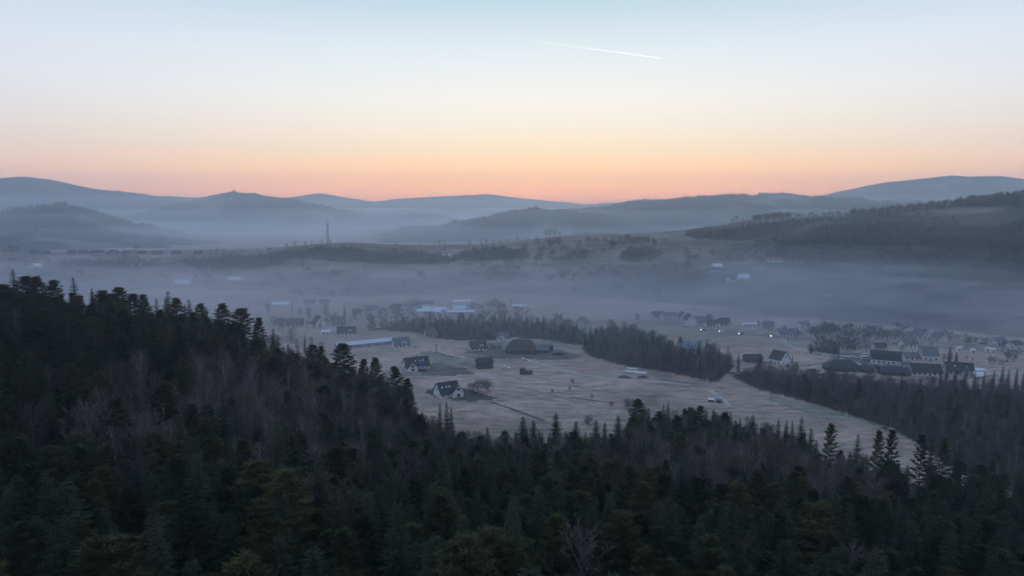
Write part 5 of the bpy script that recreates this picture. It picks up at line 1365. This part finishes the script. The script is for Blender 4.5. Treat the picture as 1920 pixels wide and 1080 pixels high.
for x, y, k, h, lab in [
    (8, 478, 'birch', 12, 'dark tree at the very left end of the far crest'), (20, 478, 'birch', 15, 'tall tree, first of the pair on the far-left crest'), (25, 478, 'birch', 15, 'tall tree, second of the pair on the far-left crest'), (34, 478, 'birch', 14, 'rounded tree right of the tall pair on the crest'), (48, 478, 'birch', 11, 'small tree before the first house on the crest'),
    (256, 480, 'birch', 17, 'largest round tree in the middle of the far-left crest houses'), (282, 480, 'birch', 10, 'low round tree between crest houses'), (346, 480, 'spruce', 9, 'small spiky tree on the far-left crest'), (354, 479, 'birch', 10, 'tree right of the spiky one on the crest'), (396, 480, 'birch', 12, 'wide tree left of the crest thicket'), (408, 480, 'birch', 14, 'highest tree of the crest thicket'), (420, 479, 'birch', 12, 'right tree of the crest thicket'), (437, 478, 'birch', 9, 'low tree right of the crest thicket'), (455, 476, 'birch', 10, 'dark tree on the rising crest'), (482, 474, 'birch', 9, 'bush-like tree halfway to the mast'), (505, 472, 'bush', 6, 'bush on the rising crest left of the mast'),
    (538, 466, 'birch', 10, 'round tree on the slope up to the mast'), (553, 464, 'birch', 12, 'feathery tree on the slope up to the mast'), (573, 461, 'birch', 9, 'slim tree close to the mast'), (585, 460, 'birch', 7, 'low tree left of the mast foot'), (603, 459, 'birch', 9, 'tree at the left foot of the mast'), (620, 458, 'birch', 8, 'tree at the right foot of the mast'),
    (742, 462, 'birch', 9, 'small tree on the crest right of the mast'), (788, 464, 'birch', 8, 'dark small tree on the crest before the hedge'),
    (815, 463, 'birch', 10, 'left tree of the pointed grove on the crest'), (824, 463, 'birch', 13, 'tallest tree of the pointed grove on the crest'), (834, 463, 'birch', 10, 'right tree of the pointed grove on the crest'),
    (880, 462, 'birch', 11, 'pale tree left of the dark crest hedge'), (902, 461, 'spruce', 14, 'dark conifer starting the crest hedge'), (912, 461, 'birch', 13, 'dark tree in the crest hedge, second'), (924, 459, 'birch', 10, 'dark tree in the crest hedge, third'), (938, 457, 'birch', 9, 'dark tree in the crest hedge, fourth'), (952, 455, 'birch', 8, 'last tree of the dark crest hedge'),
    (970, 453, 'birch', 9, 'low tree right of the crest hedge'), (990, 451, 'birch', 8, 'low tree between the hedge and the square copse'), (1006, 449, 'birch', 8, 'tree left below the square copse'),
    (1017, 446, 'birch', 15, 'left tree of the square copse on the crest'), (1024, 446, 'birch', 16, 'second tree of the square copse on the crest'), (1032, 445, 'birch', 16, 'third tree of the square copse on the crest'), (1040, 445, 'birch', 15, 'right tree of the square copse on the crest'), (1049, 444, 'birch', 9, 'small tree after the square copse'),
    (1008, 460, 'bush', 9, 'round thicket below the square copse'), (905, 476, 'spruce', 17, 'big dark tree above the hedge copse under the crest road'),
    (1098, 440, 'birch', 5, 'tiny dark tree on the bare crest'), (1135, 438, 'birch', 6, 'tiny tree group on the bare crest, left'), (1144, 438, 'birch', 7, 'tiny tree group on the bare crest, right'),
    (1372, 420, 'birch', 9, 'left tree of the tuft on the rising right crest'), (1380, 418, 'birch', 12, 'highest tree of the tuft on the rising right crest'), (1392, 416, 'birch', 7, 'low tree right of the tuft on the right crest')]:
    tree_at(x, y, {'birch': 'pine'}.get(k, k), 0 if k == 'spruce' else rnd.randint(0, 3), h * 1.15, lab, 'trees on the long hill', lo=600, sq=2.3 if k == 'birch' else 1.3, lod=True)
# crest woods of the right-hand hill and brush of the slope: masses seen against the sky
def crest_rows(px0, px1, n, hmin, hmax, seed, mix=('birch', 'birch', 'pine', 'spruce'), depth=30):
    g = np.random.default_rng(seed); rows = []
    for px in np.linspace(px0, px1, n):
        px = px + g.uniform(-3, 3); az = slope_at(px, 500)[1]; D = float(np.interp(az, E_AZ, E[:, 2])) - g.uniform(0, depth)
        x, y = D * math.sin(az), D * math.cos(az); k = mix[int(g.integers(0, len(mix)))]; v = int(g.integers(0, len(LOD[k])))
        h = g.uniform(hmin, hmax); s = h / {'bush': 5.0}.get(k, PH[k])
        rows.append((x, y, float(land_h(x, y)) - .2, g.uniform(0, 6.3), s * g.uniform(1.2, 1.9), s, LO_IX[(k, v)]))
    return rows
scatter('forest', 'dense even treetops on the right crest left of the gap', crest_rows(1408, 1476, 90, 8, 13, 51, depth=40), LO, 'c1')
scatter('forest', 'loose line of small trees along the right crest', crest_rows(1478, 1600, 70, 4, 10, 52), LO, 'c2')
scatter('forest', 'taller wood on the crest below the hilltop wood', crest_rows(1590, 1775, 260, 8, 15, 53, depth=70), LO, 'c3')
scatter('forest', 'tall dark trees crowning the hilltop at the right edge', crest_rows(1784, 1990, 330, 10, 17, 54, ('pine', 'birch', 'pine', 'spruce'), 90), LO, 'c4')
def sprinkle(poly, n, seed, mix, h0, h1):
    g = np.random.default_rng(seed); poly = poly_world(poly, 600); rows = []
    x0, y0 = poly.min(0); x1, y1 = poly.max(0)
    while len(rows) < n:
        x, y = g.uniform(x0, x1), g.uniform(y0, y1)
        if not inside(np.array([x]), np.array([y]), poly)[0]: continue
        if fbm(x / 60, y / 60, seed, 3) < g.uniform(-.3, .5): continue
        k = mix[int(g.integers(0, len(mix)))]; v = int(g.integers(0, len(LOD[k]))); h = g.uniform(h0, h1); s = h / {'bush': 5.0}.get(k, PH[k])
        rows.append((x, y, float(land_h(x, y)) - .2, g.uniform(0, 6.3), s * 1.15, s, LO_IX[(k, v)]))
    return rows
scatter('shrubbery', 'scattered bushes and hedge trees over the pale middle hillside', sprinkle([(860, 475), (1000, 462), (1150, 445), (1290, 440), (1330, 470), (1330, 540), (1200, 560), (1000, 545), (870, 520)], 420, 61, ('birch', 'bush', 'bush'), 4, 10), LO, 's1')
scatter('shrubbery', 'scattered brush over the misty left hillside', sprinkle([(0, 484), (300, 484), (600, 470), (840, 470), (850, 530), (600, 560), (200, 530), (0, 510)], 380, 62, ('birch', 'bush', 'birch'), 3, 9), LO, 's2')
scatter('shrubbery', 'garden bushes and hedges between the village houses', sprinkle([(1450, 640), (1560, 618), (1700, 622), (1900, 645), (1900, 690), (1800, 712), (1700, 708), (1560, 704), (1480, 690)], 130, 63, ('bush', 'birch', 'birch', 'pine'), 3, 9), LO, 's3')
scatter('shrubbery', 'bushes around the road row and misty hamlet', sprinkle([(500, 600), (680, 590), (760, 575), (980, 570), (1000, 600), (700, 625), (520, 625)], 140, 64, ('bush', 'birch', 'birch'), 3, 9), LO, 's4')

# ---------------------------------------------------------------- contrail, far above the haze
d0 = Vector(ray(868, 59)); d1 = Vector(ray(1243, 109.5))
P1 = Vector((0, 0, CAM_Z)) + d1.normalized() * 30000
P0 = Vector((0, 0, CAM_Z)) + d0.normalized() * 29000
tb = TB(); nseg = 40
cpts = [P0.lerp(P1, k / nseg) + Vector((0, 0, 10 * math.sin(k * 1.7) * (1 - k / nseg))) for k in range(nseg + 1)]
tb.tube(cpts, [3.2 + 9 * min(1, k / nseg) ** 1.3 * (1 if k < nseg else .1) for k in range(nseg + 1)], 8)
m_ = bpy.data.materials.new('ice_trail'); m_.use_nodes = True; nt_ = m_.node_tree; nt_.nodes.clear()
vo_ = nt_.nodes.new('ShaderNodeVolumePrincipled'); mo_ = nt_.nodes.new('ShaderNodeOutputMaterial')
vo_.inputs['Color'].default_value = (1, 1, 1, 1); vo_.inputs['Density'].default_value = 0.03; vo_.inputs['Anisotropy'].default_value = 0.75
nt_.links.new(vo_.outputs[0], mo_.inputs['Volume'])
o = link('contrail', tb.mesh('contrail', m_, True)); tag(o, 'thin white aircraft contrail slanting across the upper sky', 'contrail')

# ---------------------------------------------------------------- the air
def volume_mat(name, color, density, aniso):
    m = bpy.data.materials.new(name); m.use_nodes = True
    nt = m.node_tree; nt.nodes.clear()
    o = nt.nodes.new('ShaderNodeOutputMaterial'); v = nt.nodes.new('ShaderNodeVolumePrincipled')
    v.inputs['Color'].default_value = (*color, 1)
    v.inputs['Density'].default_value = density
    v.inputs['Anisotropy'].default_value = aniso
    nt.links.new(v.outputs[0], o.inputs['Volume'])
    return m
def box_mesh(name, x0, x1, y0, y1, z0, z1):
    v = [(x, y, z) for z in (z0, z1) for y in (y0, y1) for x in (x0, x1)]
    f = [(0, 2, 3, 1), (4, 5, 7, 6), (0, 1, 5, 4), (2, 6, 7, 3), (0, 4, 6, 2), (1, 3, 7, 5)]
    return mesh_from(name, v, f)
hz = link('haze', box_mesh('haze', -9800, 9800, -2500, 9400, -30, 480), mat=volume_mat('haze_air', (0.70, 0.84, 1.0), 1.2e-4, 0.80))
tag(hz, 'thin bluish morning haze filling the whole valley air', kind='stuff')
def slab(name, label, x0, x1, y0, y1, top, amp, seed, mat, n=60, rw=0.12):
    """A closed body of mist: a flat underside below the ground, a billowing top that thins out to its rim."""
    xs = np.linspace(x0, x1, n); ys = np.linspace(y0, y1, n)
    X, Y = np.meshgrid(xs, ys, indexing='ij')
    u = (X - x0) / (x1 - x0); v = (Y - y0) / (y1 - y0)
    rim = sstep(np.minimum(np.minimum(u, 1 - u), np.minimum(v * 1.0, 1 - v)) / rw)
    Z = -24 + (top + 24 + fbm(X / 420, Y / 420, seed, 4) * amp) * rim + 1.0
    me = grid_mesh(name, X, Y, Z)
    bm = bmesh.new(); bm.from_mesh(me)
    bot = [bm.verts.new((x, y, -26.0)) for x, y in ((x0, y0), (x1, y0), (x1, y1), (x0, y1))]
    bm.verts.ensure_lookup_table()
    idx = np.arange(n * n).reshape(n, n)
    def side(ids, a, b):
        vs_ = [bm.verts[int(i)] for i in ids]
        bm.faces.new(vs_ + [b, a])
    side(idx[:, 0], bot[0], bot[1]); side(idx[-1, :], bot[1], bot[2]); side(idx[::-1, -1], bot[2], bot[3]); side(idx[0, ::-1], bot[3], bot[0])
    bm.faces.new(bot[::-1])
    bmesh.ops.recalc_face_normals(bm, faces=bm.faces)
    bm.to_mesh(me); bm.free()
    o = link(name, me, mat=mat)
    tag(o, label, kind='stuff')
    return o
AN = 0.80
slab('mist', 'thin upper mist veiling the hills', -9000, 9000, -1800, 8800, 165, 22, 4, volume_mat('upper_air', (0.70, 0.84, 1.0), 1.0e-4, AN), 110)
slab('mist', 'pale mist lying along the valleys behind the long hill', -8800, 8800, 1560, 8600, 95, 14, 5, volume_mat('mist_air', (0.74, 0.85, 1.0), 2.1e-4, AN), 120, 0.03)
slab('mist', 'dense ground mist pooled at the foot of the long hill', -2600, 2600, 420, 1180, 14, 7, 8, volume_mat('bank_air', (0.85, 0.88, 1.0), 2.5e-3, AN), 110, 0.26)
slab('mist', 'looser top of the ground mist at the foot of the long hill', -2500, 2500, 460, 1230, 32, 12, 18, volume_mat('bank_top_air', (0.82, 0.87, 1.0), 1.2e-3, AN), 110, 0.30)
slab('mist', 'blue mist lying against the right-hand hillside', -300, 3000, 540, 1480, 48, 8, 9, volume_mat('side_air', (0.72, 0.86, 1.0), 1.9e-3, AN), 90, 0.22)
slab('mist', 'bright mist filling the low ground behind the long hill', -7000, 7000, 1650, 7600, 45, 12, 12, volume_mat('pool_air', (0.85, 0.88, 1.0), 8.5e-4, AN), 110, 0.06)
slab('mist', 'thin veil of mist over the village and the near meadows', -2000, 2000, 240, 1160, 58, 10, 14, volume_mat('veil_air', (0.76, 0.85, 1.0), 5.5e-4, AN), 90, 0.16)
